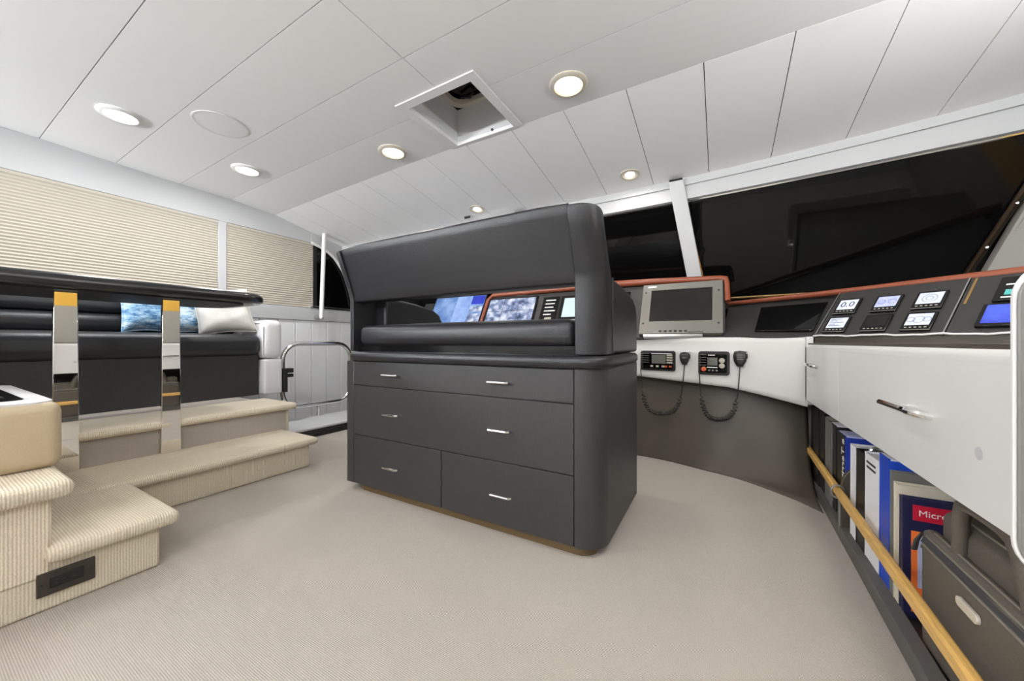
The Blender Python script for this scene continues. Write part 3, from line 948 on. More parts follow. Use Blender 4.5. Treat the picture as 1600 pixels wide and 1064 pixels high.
tag(lt.build('door_holder', 'black', bevel=.004), 'black bracket on the back of the white settee arm', 'bracket')

# ================================================================== helm console
def yf(x):                                # plan line of the white fascia
    if x <= -.5:
        return 2.7365 + .04 * (x + .5)
    return 2.66 - .17 * (x + .05) - .60 * max(0, x - .08) ** 2 - .0 
hc = thing('helm_console', 'white and black helm console sweeping under the windscreen', 'console', (-.5, 2.8, 0))
fx = [-2.7, -2.0, -1.4, -1.0, -.75, -.5, -.3, -.1, .05, .2, .3, .36, .40, .415]
zbot = lambda x: interp(x, ((-2.7, .56), (-.5, .553), (.05, .516), (.2, .488), (.36, .456), (.42, .445)))
def fring(x):
    y = yf(x) - (0 if x < .4 else .0)
    zb_ = zbot(x)
    return [Vector((x, y + .06, zb_)), Vector((x, y + .012, zb_)), Vector((x, y + .002, zb_ + .008)), Vector((x, y, zb_ + .03)), Vector((x, y, .80)), Vector((x, y + .003, .822)), Vector((x, y + .014, .832)), Vector((x, y + .10, .834)), Vector((x, y + .10, zb_))]
MB().loft([fring(x) for x in fx]).build('fascia', 'white', hc, smooth=50)
# kick panel: coved up from the carpet edge
fc = [(-2.75, 2.60), (-1.6, 2.66), (-1.0, 2.685), (-.49, 2.669), (-.278, 2.632), (-.087, 2.561), (.081, 2.498), (.225, 2.39), (.344, 2.27), (.419, 2.153)]
tc_ = [(-2.75, 2.72), (-1.6, 2.80), (-1.0, 2.84), (-.49, 2.83), (-.27, 2.80), (-.08, 2.775), (.09, 2.76), (.23, 2.755), (.35, 2.755), (.44, 2.755)]
ex = [.9, .9, .9, .9, .85, .75, .62, .48, .35, .25]
rings = []
for k in range(13):
    t = (k / 12) ** 1.6
    ring = []
    for (a, b), (c, d), e in zip(fc, tc_, ex):
        s = t ** e
        ring.append(Vector((a + (c - a) * s, b + (d - b) * s, -.002 + .60 * t)))
    rings.append([p for p in smooth_path(ring, 4)])
kp = MB().loft(rings, False, False).build('kick_panel', 'kick', hc, smooth=60)
md = kp.modifiers.new('solid', 'SOLIDIFY'); md.thickness = .012; md.offset = 1
# dash of the front part (between fascia and trim), black
dm = MB()
dm.hexa([(.015, 2.675, .836), (.455, 2.505, .832), (.60, 2.70, 1.075), (.055, 3.11, 1.075)], [(.015, 2.90, .70), (.455, 2.70, .70), (.68, 2.80, 1.02), (.055, 3.22, 1.02)])
dm.build('dash_panel', 'dash', hc, bevel=.003)
DB = Vector((.44, 2.50, .832)); DT = Vector((.755, -.656, 0)); DN = Vector((.656, .755, 0))
DU = (DN * .22 + Vector((0, 0, .25))).normalized()
DH = (DN * .22 + Vector((0, 0, .25))).length
DO = DT.cross(DU).normalized()           # outward, towards the cabin
if DO.y > 0: DO = -DO
def dpt(a, b, o=0.0):                    # point on the slanted instrument panel
    return DB + DT * a + DU * b + DO * o
def dslab(a0, a1, b0, b1, o0, o1, mb=None):
    mb = mb or MB()
    q = [(a0, b0), (a1, b0), (a1, b1), (a0, b1)]
    return mb.hexa([dpt(*p, o0) for p in q], [dpt(*p, o1) for p in q])
SPL = .472
dslab(.004, SPL, 0, DH, -.03, 0).build('instrument_panel', 'dash', hc, bevel=.002)
dslab(SPL + .008, 1.3, 0, DH, -.03, 0).build('instrument_panel', 'dash', hc, bevel=.002)
dslab(SPL + .001, SPL + .006, -.004, DH, -.02, .003).build('divider_strip', 'steel', hc)
dslab(SPL + .02, SPL + .028, .17, DH - .01, -.0, .002).build('gilt_strip', 'brass', hc)
dslab(-.002, .002, -.004, DH, -.02, .002).build('divider_strip', 'steel', hc)
MB().hexa([dpt(-.0, 0, -.004) + Vector((0, 0, -.036)), dpt(1.3, 0, -.004) + Vector((0, 0, -.036)), dpt(1.3, 0, -.004), dpt(0, 0, -.004)],
          [dpt(-.0, 0, -.03) + Vector((0, 0, -.036)), dpt(1.3, 0, -.03) + Vector((0, 0, -.036)), dpt(1.3, 0, -.03), dpt(0, 0, -.03)]).build('panel_foot', 'kick', hc)
box(.405, .436, 2.49, 2.62, .462, .831).build('fascia_corner', 'white', hc, bevel=.006)
# wavy pale edging along the foot of the instrument panel
MB().tube([dpt(a / 40 * 1.2, -.004 + .003 * math.sin(a * .9) + .002 * math.sin(a * 2.1), .008) for a in range(41)], .0045, 8).build('edging', 'white', hc)
# leather-wrapped eyebrow
brow = [dpt(1.35, DH + .015, -.01), dpt(1.0, DH + .014, -.01), dpt(.5, DH + .012, -.01), dpt(.14, DH + .010, -.01), Vector((.36, 2.85, 1.083)), Vector((.20, 2.98, 1.083)), Vector((.055, 3.08, 1.083))]
rad = [.024, .023, .02, .018, .016, .015, .014]
MB().tube(brow, rad, 12).build('leather_trim', 'redleather', hc, smooth=60)
# dark shelf behind the eyebrow
sh = MB()
ring0 = [(-3.0, 2.95), (.05, 3.12), (.36, 2.87), (.60, 2.69), (1.0, 2.36), (1.42, 2.0)]
ring1 = [(x_, yhead(x_) + .262) for x_ in (-3.0, .05, .5, .9, 1.25, 1.42)]
sh.loft([[Vector((a, b, 1.065)), Vector((c, d, 1.10)), Vector((c, d, 1.085)), Vector((a, b, 1.05))] for (a, b), (c, d) in zip(ring0, ring1)])
sh.build('dash_top', 'black', hc)
# monitor cluster: raked black panel under a leather hood
def mpt(x, t, o=0.0):                     # t along the rake 0..1, o outward
    return Vector((x, 2.715 + .20 * t - o * .87, .848 + .37 * t + o * .47))
def mslab(x0, x1, t0, t1, o0, o1, mb=None):
    mb = mb or MB()
    q = [(x0, t0), (x1, t0), (x1, t1), (x0, t1)]
    return mb.hexa([mpt(*p, o0) for p in q], [mpt(*p, o1) for p in q])
mslab(-1.94, .03, -.04, 1.04, -.06, 0).build('monitor_panel', 'dash', hc, bevel=.002)
mslab(-2.75, -1.95, -.04, 1.0, -.06, -.01).build('monitor_panel', 'black', hc, bevel=.002)
hood = [mpt(-1.93, -.02, .005), mpt(-1.93, .5, .008), mpt(-1.925, .95, .012), mpt(-1.88, 1.07, .012), mpt(-1.4, 1.09, .012), mpt(-.9, 1.115, .015), mpt(-.45, 1.105, .012), mpt(.0, 1.07, .01), mpt(.035, 1.05, .01), mpt(.04, .98, .01), mpt(.045, .60, .012)]
MB().tube(hood, [.016, .016, .018, .02, .022, .03, .024, .020, .02, .018, .018], 10).build('leather_trim', 'redleather', hc, smooth=60)
# ledge between the drawers and the instrument panel
lg = MB()
lg.prism([(.412, 2.53), (.412, .78), (1.49, .78), (1.49, 1.80)], lambda a, b: (a, b, .775), lambda a, b: (a, b, .797))
lg.build('ledge', 'kick', hc)
# support under the dash so that it stands on the floor
box(-2.7, .40, 2.86, 3.2, 0, .84).build('carcass', 'black', hc)

# --- starboard drawers and bookcase below
dc = thing('drawer_cabinet', 'white drawer run along the starboard side above the book shelf', 'cabinet', (.6, 1.6, .49))
m = MB()
m.box(.425, 1.30, .773, 2.58, .49, .776)
m.build('cabinet_body', 'white', dc)
m = MB()                                   # rounded top lip
m.prism([(.405, .7645), (.405, .774), (.409, .786), (.418, .793), (.430, .797), (.445, .797), (.445, .765)], lambda a, b: (a, .773, b), lambda a, b: (a, 2.555, b))
m.build('top_lip', 'white', dc, smooth=60)
def wdrawer(y0, y1, hy, hz, hw, fixed=False):
    d = box(.405, .424, y0 + .0006, y1 - .0006, .488, .7645).build('drawer' if not fixed else 'end_panel', 'white', dc, bevel=.001)
    if not fixed:
        pts = [(.408, hy - hw / 2, hz - .010), (.386, hy - hw / 2, hz - .004), (.372, hy - hw / 2 + .014, hz), (.368, hy, hz + .001), (.366, hy + hw / 2, hz + .001)]
        h = MB().tube(smooth_path(pts, 4), .0078, 8)
        h.tube([(.368, hy + hw / 2 - .03, hz), (.408, hy + hw / 2 - .03, hz - .002)], .006, 8)
        h.build('handle', 'chrome', d)
wdrawer(1.88, 2.57, 2.28, .69, .12)
wdrawer(.773, 1.88, 1.235, .643, .15)
MB().lathe([(.012, 0), (.012, .001), (.0005, .0015)], (.405, .985, .60), (-1, 0, 0), 16).build('plug', 'wall', dc)

bc = thing('bookcase', 'dark low book shelf with bamboo rail under the white drawers', 'bookcase', (.6, 1.6, 0))
box(.44, .86, .70, 2.76, 0, .03).build('shelf_board', 'black', bc)
box(.84, .86, .70, 2.80, .03, .49).build('back_panel', 'black', bc)
box(.47, .86, 2.76, 2.80, .03, .49).build('end_panel', 'black', bc)
m = MB()
m.hexa([(.388, .72, 0), (.446, 2.92, 0), (.486, 2.92, 0), (.428, .72, 0)], [(.392, .72, .04), (.450, 2.92, .05), (.486, 2.92, .055), (.428, .72, .045)])
m.build('lip', 'lip', bc, bevel=.003)
pl = rrect(.432, .80, .03, .315, .10, 8, (0, 1, 0, 0))
MB().prism(pl, lambda a, b: (a, 1.955, b), lambda a, b: (a, 1.975, b)).build('divider', 'kick', bc, bevel=.002)
MB().tube([(.428, 1.965, z) for z in (.03, .1, .2)], .006, 6).build('divider_edge', 'silver', bc)
def rail(y0, y1):
    xr = lambda y: .394 + .053 * (y - .98) / 1.97
    MB().hexa([(xr(y0) - .011, y0, .172), (xr(y0) + .011, y0, .172), (xr(y0) + .011, y0, .206), (xr(y0) - .011, y0, .206)],
              [(xr(y1) - .011, y1, .172), (xr(y1) + .011, y1, .172), (xr(y1) + .011, y1, .206), (xr(y1) - .011, y1, .206)]).build('rail', 'bamboo', bc, bevel=.006)
rail(.72, 1.958); rail(1.972, 2.93)
MB().tube([Vector((.419 + .022 * math.cos(a), 1.95, .189 + .026 * math.sin(a))) for a in [2 * PI * k / 20 for k in range(20)]], .0045, 8, True).build('rail_bracket', 'silver', bc)

# end panel with pale rim (aft end of the console)
ep = thing('console_end_panel', 'rounded panel with white rim at the aft end of the drawers', 'panel', (.6, .79, .49))
MB().prism(rrect(.345, 1.2, .478, .915, .055, 8), lambda a, b: (a, .765, b), lambda a, b: (a, .7725, b)).build('rim', 'white', ep, bevel=.002, smooth=50)
MB().prism(rrect(.3475, 1.18, .482, .909, .052, 8), lambda a, b: (a, .761, b), lambda a, b: (a, .7655, b)).build('face', 'bookgrey', ep, bevel=.002)

# ------------------------------------------------------------------ instruments
def gauge(a, b, wd, hgt, label, m, art, group='gauges of the instrument panel'):
    o = thing('gauge_display', label, 'display', tuple(dpt(a, b)), group)
    dslab(a - wd / 2, a + wd / 2, b - hgt / 2, b + hgt / 2, 0, .010).build('bezel', 'blackgloss', o, bevel=.003)
    s = dslab(a - wd * .40, a + wd * .40, b - hgt * .22, b + hgt * .40, .010, .0108).build('screen', m, o)
    for k in range(5):
        dslab(a - wd * .36 + k * wd * .16, a - wd * .28 + k * wd * .16, b - hgt * .36, b - hgt * .32, .010, .0115).build('button', 'greykey', o)
    dslab(a - wd * .48, a + wd * .48, b - hgt * .49, b - hgt * .455, .008, .0112).build('bottom_edge', 'silver', o)
    M = frame_M(dpt(a, b + hgt * .09, .0112), DT, DU)
    if art == '00':
        text('0.0', hgt * .46, s, 'trace', M, 'digits')
    elif art == 'rows':
        mb = MB()
        for k in range(5):
            dslab(a - wd * .34, a - wd * .34 + wd * (.5, .3, .62, .28, .5)[k], b + hgt * (.30 - k * .10), b + hgt * (.325 - k * .10), .0108, .0114, mb)
        mb.build('readout', 'trace', s)
    elif art:
        mb = MB()
        for cx, rr in art:
            mb.tube([dpt(a + cx + rr * math.cos(t), b + hgt * .08 + rr * math.sin(t), .0112) for t in [PI * 2 * k / 24 for k in range(24)]], .0008, 4, True)
        mb.build('dial', 'trace', s)
    return o
CW, CH = .099, .110
gauge(.077, .205, CW, CH, 'display reading 0.0, upper row beside the divider', 'scr_white', '00')
gauge(.237, .205, CW, CH, 'violet-white display, middle of the upper row', 'scr_viol', ((-.02, .014), (.02, .014)))
gauge(.385, .205, CW, CH, 'pale display with one dial, upper row nearest the gilt strip', 'scr_white', ((0, .024), (0, .012)))
gauge(.077, .075, CW, CH, 'display with rows of text below the 0.0 display', 'scr_white', 'rows')
gauge(.237, .075, CW, CH, 'switched-off black display, middle of the lower row', 'darkscreen', None)
gauge(.385, .075, CW, CH, 'pale display with three dials, lower row nearest the gilt strip', 'scr_white', ((0, .018), (-.026, .013), (.026, .013)))
kp_ = thing('radar_keypad', 'black keypad with teal and yellow keys at the end of the instrument panel', 'keypad', tuple(dpt(.75, .26)))
dslab(.57, .83, .165, .30, 0, .012).build('housing', 'blackgloss', kp_, bevel=.003)
for a, c in ((.61, 'teal'), (.645, 'teal'), (.68, 'yellow'), (.715, 'yellow')):
    dslab(a - .014, a + .014, .195, .222, .012, .016).build('key', c, kp_)
for a0, a1, b in ((.59, .63, .18), (.65, .71, .18), (.59, .625, .25), (.67, .70, .25), (.635, .69, .285), (.71, .75, .24), (.705, .76, .27)):
    dslab(a0, a1, b, b + .007, .012, .0135).build('legend', 'label', kp_)
ch = thing('chart_display', 'blue lit chart display below the teal and yellow keypad', 'display', tuple(dpt(.72, .08)))
dslab(.555, .92, .03, .15, 0, .014).build('bezel', 'blackgloss', ch, bevel=.003)
s = dslab(.568, .91, .045, .142, .014, .0148).build('screen', 'scr_chart', ch)
mb = MB()
pts = [(.66, .085), (.70, .098), (.75, .10), (.80, .098), (.80, .078), (.74, .072), (.70, .078)]
mb.prism(pts, lambda a, b: dpt(a, b, .0148), lambda a, b: dpt(a, b, .0153)).build('land_patch', 'scr_pink', s)
# black flush screen on the front dash panel
q = [Vector((.125, 2.705, .871)), Vector((.415, 2.592, .868)), Vector((.50, 2.70, 1.015)), Vector((.165, 2.855, 1.018))]
nn = (q[1] - q[0]).cross(q[3] - q[0]).normalized()
if nn.y > 0: nn = -nn
fs = thing('flush_screen', 'switched-off black flat screen in the dash left of the gauges', 'display', tuple(q[0]))
base = [Vector((.125, 2.63, .84))]
DA, DBB, DC, DD = Vector((.015, 2.675, .836)), Vector((.455, 2.505, .832)), Vector((.60, 2.70, 1.075)), Vector((.055, 3.11, 1.075))
def qpt(u, v, o=0.0):
    p = (DA * (1 - u) + DBB * u) * (1 - v) + (DD * (1 - u) + DC * u) * v
    n_ = (DBB - DA).cross(DD - DA).normalized()
    if n_.y > 0: n_ = -n_
    return p + n_ * o
def qslab(u0, u1, v0, v1, o0, o1):
    qq = [(u0, v0), (u1, v0), (u1, v1), (u0, v1)]
    return MB().hexa([qpt(*p, o0) for p in qq], [qpt(*p, o1) for p in qq])
qslab(.36, .93, .13, .80, -.012, .006).build('bezel', 'blackgloss', fs, bevel=.002)
qslab(.385, .915, .16, .77, .004, .0066).build('screen', 'blackgloss', fs)
# silver monitor
sm = thing('silver_monitor', 'switched-off monitor with wide silver frame beneath the brown hood', 'monitor', tuple(mpt(-.24, 0)))
m = MB()
x0, x1 = -.503, .016
for a in ((x0, -.442, 0, 1), (-.045, x1, 0, 1), (-.442, -.045, 0, .235), (-.442, -.045, .875, 1)):
    mslab(a[0], a[1], a[2], a[3], .004, .03, m)
m.build('bezel', 'silver', sm, smooth=0)
mslab(-.445, -.042, .23, .88, .004, .022).build('screen', 'darkscreen', sm)
for x, t in ((-.480, .83), (-.480, .2), (-.008, .80), (-.008, .18)):
    MB().lathe([(.006, 0), (.006, .003), (.0005, .004)], mpt(x, t, .03), Vector((0, -.87, .47)), 10).build('screw', 'black', sm)
mb = MB()
for k in range(6):
    mslab(-.37 + k * .032, -.352 + k * .032, .03, .055, .03, .034, mb)
mb.build('button_row', 'plastic', sm)
MB().prism([(.045 * math.cos(PI * k / 12) - .14, .02 + .16 * math.sin(PI * k / 12)) for k in range(13)], lambda a, b: mpt(a, b, .03), lambda a, b: mpt(a, b, .036)).build('knob_guard', 'silver', sm)
mslab(-.47, -.41, .935, .965, .03, .031).build('nameplate', 'label', sm)
mslab(-.47, -.10, -.055, -.02, .0, .034).build('bottom_edge', 'steel', sm)
# screens of the port cluster
s1 = thing('camera_screen', 'large blue-lit screen seen through the bench, beside the leather arm', 'display', tuple(mpt(-2.25, .4)))
mslab(-2.60, -1.955, .10, 1.12, -.02, .01).build('bezel', 'blackgloss', s1)
s = mslab(-2.585, -1.965, .30, 1.10, .01, .012).build('screen', 'scr_blue', s1)
mslab(-2.30, -2.12, .30, 1.10, .012, .0125).build('beam', 'scr_beam', s)
mslab(-2.115, -1.97, .86, 1.09, .012, .0125).build('inset_picture', 'scr_deep', s)
mslab(-2.115, -1.97, .66, .80, .012, .0125).build('inset_picture', 'scr_mix', s)
mslab(-2.115, -1.97, .32, .60, .012, .0125).build('inset_picture', 'scr_mix', s)
s2 = thing('camera_screen', 'bright camera-grid screen seen through the bench, under the brown hood', 'display', tuple(mpt(-1.62, .4)))
mslab(-1.905, -1.395, .10, .97, 0, .012).build('bezel', 'blackgloss', s2)
s = mslab(-1.89, -1.41, .30, .94, .012, .014).build('screen', 'scr_mix', s2)
for x in (-1.73, -1.57):
    mslab(x - .002, x + .002, .30, .94, .014, .0145).build('grid_line', 'trace', s)
mslab(-1.89, -1.41, .62, .63, .014, .0145).build('grid_line', 'trace', s)
sw = thing('switch_panel', 'black switch panel with white legends between two lit screens', 'switch panel', tuple(mpt(-1.25, .4)))
mslab(-1.335, -1.19, .15, .92, 0, .012).build('plate', 'blackgloss', sw)
for k in range(5):
    mslab(-1.305, -1.305 + (.09, .085, .08, .10, .07)[k], .82 - k * .085, .845 - k * .085, .012, .014).build('legend', 'label', sw)
mslab(-1.285, -1.225, .28, .42, .012, .016).build('key', 'greykey', sw)
s3 = thing('camera_screen', 'pale cyan lit screen at the inner edge of the bench opening', 'display', tuple(mpt(-.95, .4)))
mslab(-1.165, -.60, .10, .92, 0, .012).build('bezel', 'blackgloss', s3)
mslab(-1.135, -.63, .42, .86, .012, .014).build('screen', 'scr_cyan', s3)
mslab(-1.12, -.66, .27, .36, .012, .014).build('key_strip', 'label', s3)

# VHF radios with fist microphones
def fpt(x, z, o=0.0):                      # point on the fascia
    return Vector((x, yf(x) - o, z))
def fslab(x0, x1, z0, z1, o0, o1, mb=None):
    mb = mb or MB()
    q = [(x0, z0), (x1, z0), (x1, z1), (x0, z1)]
    return mb.hexa([fpt(*p, o0) for p in q], [fpt(*p, o1) for p in q])
def fround(x0, x1, z0, z1, r, o0, o1):
    return MB().prism(rrect(x0, x1, z0, z1, r, 5), lambda a, b: fpt(a, b, o0), lambda a, b: fpt(a, b, o1))
def coil_cord(parent, p0, p1, pm, name='coiled_cord'):
    """lead from p0 down to a coiled loop through the low point pm and up to p1"""
    mb = MB()
    sag = (p0.z + p1.z) / 2 - pm.z
    path = []
    for q in range(61):
        t = q / 60
        e = 1 - abs(2 * t - 1) ** 2.6
        lx = t + .10 * math.sin(2 * PI * t) * -1
        path.append(Vector((p0.x + (p1.x - p0.x) * lx, p0.y + (p1.y - p0.y) * t - .02 * e, p0.z + (p1.z - p0.z) * t - sag * e)))
    n = len(path)
    hel = []
    turns = 25
    a0, a1 = int(n * .10), int(n * .86)
    for i in range(n):
        sub = 8
        for k in range(sub):
            if i == n - 1 and k: break
            t = k / sub
            p = path[i].lerp(path[min(n - 1, i + 1)], t)
            d = (path[min(n - 1, i + 1)] - path[max(0, i - 1)]).normalized()
            u = d.cross(Vector((0, 1, 0))).normalized(); v = d.cross(u)
            f = (i + t - a0) / (a1 - a0)
            rr = .0125 * max(0, min(1, min(f, 1 - f) * 12)) if 0 < f < 1 else 0
            ang = f * turns * 2 * PI
            hel.append(p + (u * math.cos(ang) + v * math.sin(ang)) * rr)
    mb.tube(hel, .0034, 5)
    return mb.build(name, 'plastic', parent, smooth=80)
def microphone(x, z, s, label, radio_pt, low):
    o = thing('hand_microphone', label, 'microphone', tuple(fpt(x, z, 0)), 'radio microphones on the fascia')
    prof = [(-.028, .046), (.0, .052), (.028, .046), (.034, .02), (.030, -.012), (.014, -.042), (-.014, -.042), (-.030, -.012), (-.034, .02)]
    rings = []
    for o_, k in ((.004, .80), (.010, 1.0), (.026, 1.0), (.036, .84), (.038, .5)):
        rings.append([fpt(x + a * k * s, z + b * k * s, o_) for a, b in prof])
    b = MB().loft(rings).build('body', 'plastic', o, smooth=60)
    g = MB()
    for k in range(4):
        fslab(x - .016 * s, x + .012 * s, z + (.030 - k * .010) * s, z + (.034 - k * .010) * s, .036, .0395, g)
    g.build('grille', 'bookgrey', b)
    fslab(x + .026 * s, x + .037 * s, z + .006 * s, z + .034 * s, .012, .026).build('talk_key', 'black', b)
    MB().tube([fpt(x + .02, z + .04 * s, .004), fpt(x + .03, z + .048 * s, .012), fpt(x + .038, z + .046 * s, .004)], .003, 6).build('clip', 'steel', o)
    coil_cord(o, radio_pt, fpt(x, z - .040 * s, .02), low)
    return o
def radio(x0, x1, z0, z1, label, second):
    o = thing('marine_radio', label, 'radio', tuple(fpt((x0 + x1) / 2, z0)), 'marine radios on the fascia')
    W, Hh = x1 - x0, z1 - z0
    fround(x0, x1, z0, z1, .016, -.002, .014).build('housing', 'plastic', o, bevel=.005)
    fround(x0 + .08 * W, x1 - .08 * W, z0 + .10 * Hh, z1 - .12 * Hh, .008, .012, .018).build('face', 'blackgloss', o, bevel=.001)
    P = lambda a, b: (x0 + a * W, z0 + b * Hh)
    def rect(a0, a1, b0, b1, nm, m, h=.0195):
        return fslab(x0 + a0 * W, x0 + a1 * W, z0 + b0 * Hh, z0 + b1 * Hh, .017, h).build(nm, m, o, bevel=.0008)
    sp_ = MB()
    for k in range(5):
        fslab(x0 + .02 * W, x0 + .26 * W, z0 + (.84 - k * .11) * Hh, z0 + (.86 - k * .11) * Hh, .014, .019, sp_)
    sp_.build('speaker_grille', 'bookgrey', o)
    if not second:
        rect(.34, .74, .36, .80, 'screen', 'lcd')
        for k in range(4):
            rect(.76, .92, .74 - k * .12, .82 - k * .12, 'key', 'greykey', .021)
        for a, mm in ((.30, 'greykey'), (.46, 'greykey'), (.62, 'greykey'), (.70, 'redkey'), (.82, 'redkey')):
            rect(a, a + .08, .18, .27, 'key', mm, .021)
        rect(.32, .90, .84, .87, 'top_line', 'label', .0188)
    else:
        rect(.30, .62, .40, .74, 'screen', 'lcd')
        for b in (.62, .40):
            MB().lathe([(.016, 0), (.016, .004), (.010, .006), (.0005, .006)], fpt(x0 + .76 * W, z0 + b * Hh, .017), Vector((0, -1, 0)), 16).build('key', 'greykey', o)
        MB().lathe([(.015, 0), (.015, .012), (.012, .014), (.0005, .014)], fpt(x0 + .18 * W, z0 + .24 * Hh, .017), Vector((0, -1, 0)), 16).build('knob', 'redkey', o)
        rect(.28, .62, .30, .34, 'label_strip', 'label', .0188)
        rect(.32, .54, .82, .86, 'nameplate', 'label', .0188)
        for a in (.32, .44, .56):
            rect(a, a + .07, .16, .23, 'key', 'bookgrey', .021)
    return o
radio(-.497, -.262, .603, .742, 'black marine radio next to the bench, with a column of pale keys', False)
microphone(-.205, .690, .92, 'fist microphone hanging between the two radios', fpt(-.495, .615, .012), Vector((-.375, yf(-.35) - .03, .31)))
radio(-.123, .052, .592, .743, 'squarer black marine radio right of the hanging fist microphone', True)
microphone(.105, .695, 1.05, 'larger fist microphone on the bare side of the white fascia', fpt(-.118, .61, .012), Vector((.0, yf(0) - .03, .318)))

# ------------------------------------------------------------------ books on the shelf
BZ = .031
def book(label, y1, th, h, m, x0=.445, depth=.235, pages=None, cat='binder', group='books and binders on the low shelf', name='ring_binder', top=None):
    """spine towards the aisle (-X); y1 = forward face"""
    y0 = y1 - th
    o = thing(name, label, cat, (x0 + depth / 2, (y0 + y1) / 2, BZ), group)
    c = .003
    cv = MB()
    cv.box(x0, x0 + c, y0, y1, BZ, BZ + h)
    cv.box(x0, x0 + depth, y0, y0 + c, BZ, BZ + h)
    cv.box(x0, x0 + depth, y1 - c, y1, BZ, BZ + h)
    cv.build('cover', m, o, bevel=.0012)
    box(x0 + .006, x0 + depth - .008, y0 + c + .001, y1 - c - .001, BZ + .004, BZ + h - .006).build('pages', pages or 'paper', o)
    if top:
        box(x0 + .004, x0 + depth - .004, y0 + .0005, y1 - .002, BZ + h - .006, BZ + h + .0015).build('page_edge', top, o)
    return o
b = book('thin grey-edged binder, farthest along the shelf', 2.70, .035, .424, 'bookgrey')
book('black binder full of white paper near the forward end of the shelf', 2.655, .075, .425, 'bookblack', pages='paper', x0=.452, top='paper')
bq = bpy.data.objects['ring_binder.001']
box(.46, .69, 2.60, 2.645, BZ + .42, BZ + .441).build('page_edge', 'paper', bq)
book('plain black binder behind the grey one', 2.53, .09, .415, 'bookblack', pages='bookblack')
book('black binder with dark pages touching the grey binder', 2.43, .09, .413, 'bookblack', pages='bookblack', x0=.45)
book('grey ring binder with a pale top edge at mid shelf', 2.295, .075, .408, 'bookgrey', pages='bookgrey', top='greykey')
b = book('black binder with light spine edge, just forward of the blue manual', 2.195, .085, .40, 'bookblack', pages='bookgrey', top='paper')
box(.441, .446, 2.165, 2.195, BZ + .01, BZ + .40).build('spine_edge', 'bookgrey', b)
b = book('blue manual with black spine and white vertical lettering', 2.08, .11, .385, 'bookdeep', x0=.446, depth=.25, top='lilac', pages='lilac', cat='book', name='manual')
box(.4435, .4465, 1.975, 2.08, BZ, BZ + .385).build('spine_label', 'bookblack', b)
text('e Territel', .052, b, 'label', frame_M((.4432, 1.992, BZ + .27), (0, 0, -1), (0, 1, 0)))
b = book('white folder just aft of the rail divider', 1.90, .055, .372, 'paper')
b = book('black lever-arch binder with a chrome ring clamp sticking out', 1.83, .085, .372, 'bookblack', pages='bookblack')
MB().tube([Vector((.50 + .03 * math.cos(a), 1.79, BZ + .36 + .03 * math.sin(a))) for a in [PI * k / 10 for k in range(11)]], .006, 8).build('ring', 'chrome', b)
MB().tube([Vector((.60 + .022 * math.cos(a), 1.79, BZ + .365 + .03 * math.sin(a))) for a in [PI * k / 10 for k in range(11)]], .006, 8).build('ring', 'chrome', b)
box(.47, .63, 1.775, 1.805, BZ + .366, BZ + .376).build('clamp_plate', 'steel', b, bevel=.003)
b = book('thick white binder with two dark marks on its spine', 1.735, .125, .385, 'paper')
for z in (.352, .335):
    box(.4435, .4455, 1.635, 1.715, BZ + z, BZ + z + .006).build('mark', 'bookblack', b)
book('bright blue binder, the broadest blue cover on the shelf', 1.60, .075, .415, 'bookblue', depth=.30, top='paper')
book('clear-sleeved grey brochure leaning on the bright blue binder', 1.518, .022, .385, 'bookgrey', depth=.28, cat='brochure', name='brochure')
book('cream slip-case behind the navy magazine', 1.49, .03, .36, 'cream', depth=.27, pages='cream', cat='book', name='slip_case')
b = book('navy magazine with a red title banner and orange picture', 1.452, .022, .335, 'navy', depth=.25, cat='magazine', name='magazine')
box(.465, .69, 1.4285, 1.4303, BZ + .275, BZ + .318).build('banner', 'red', b)
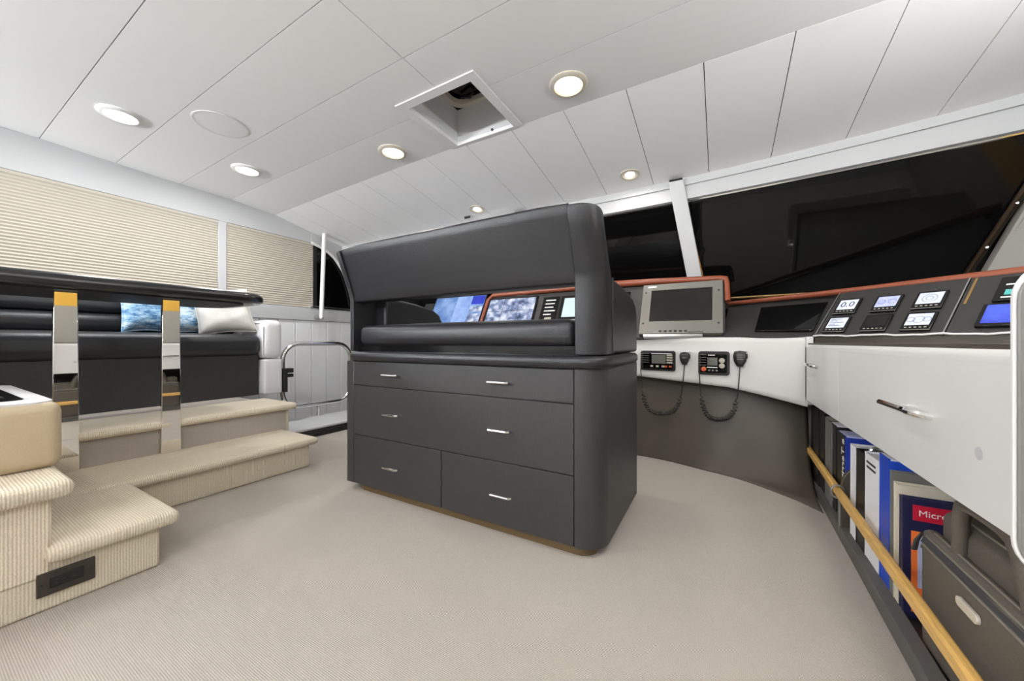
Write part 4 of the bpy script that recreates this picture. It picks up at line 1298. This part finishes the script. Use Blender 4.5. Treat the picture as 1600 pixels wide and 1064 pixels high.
text('Micron', .024, b, 'label', frame_M((.510, 1.4282, BZ + .296), (1, 0, 0), (0, 0, 1)))
box(.462, .60, 1.4285, 1.4303, BZ + .02, BZ + .245).build('picture', 'orange', b)
box(.474, .60, 1.4278, 1.4290, BZ + .09, BZ + .235).build('picture_sky', 'lilac', b)

# laptop bag
lb = thing('laptop_bag', 'grey-brown laptop bag with handle standing behind the bamboo rail', 'bag', (.52, 1.05, BZ))
soft(.446, .482, .70, 1.355, BZ, .328, .018, (.008, 0, 0), 8).build('front_pocket', 'bag', lb, smooth=80)
soft(.476, .575, .69, 1.34, BZ, .388, .022, (.006, 0, 0), 8).build('main_body', 'bag', lb, smooth=80)
for z, x in ((.327, .462), (.296, .4405), (.317, .4475)):
    MB().tube([(x + .006, 1.345, z - .018), (x, 1.32, z), (x, 1.1, z), (x - .001, .9, z), (x, .72, z)], .0032, 6).build('piping', 'bagpipe', lb)
MB().tube([(.500, 1.325, .37), (.495, 1.31, .386), (.495, 1.1, .389), (.495, .72, .389)], .0032, 6).build('piping', 'bagpipe', lb)
MB().hexa([(.4405, 1.335, .297), (.4405, .71, .297), (.446, .71, .297), (.446, 1.335, .297)], [(.446, 1.325, .316), (.446, .71, .316), (.452, .71, .316), (.452, 1.325, .316)]).build('zip_band', 'bagdark', lb)
MB().tube([(.444, 1.335, .318), (.437, 1.343, .295), (.434, 1.348, .268)], [.005, .008, .009], 8, sx=1, sy=.5).build('zip_puller', 'bagdark', lb)
MB().prism(rrect(1.085, 1.16, .246, .266, .0095, 6), lambda a, b: (.440, a, b), lambda a, b: (.4335, a, b)).build('badge', 'nickel', lb, bevel=.001)
hp = smooth_path([(.472, 1.235, .28), (.468, 1.228, .36), (.462, 1.205, .432), (.462, 1.18, .452), (.462, 1.11, .456), (.462, 1.05, .452), (.463, 1.025, .432), (.468, 1.005, .36), (.472, 1.0, .28)], 5)
MB().tube(hp, .019, 10, sx=.75, sy=1.0).build('handle', 'bag', lb, smooth=70)
lb.location.y -= .022

bpy.context.view_layer.update()
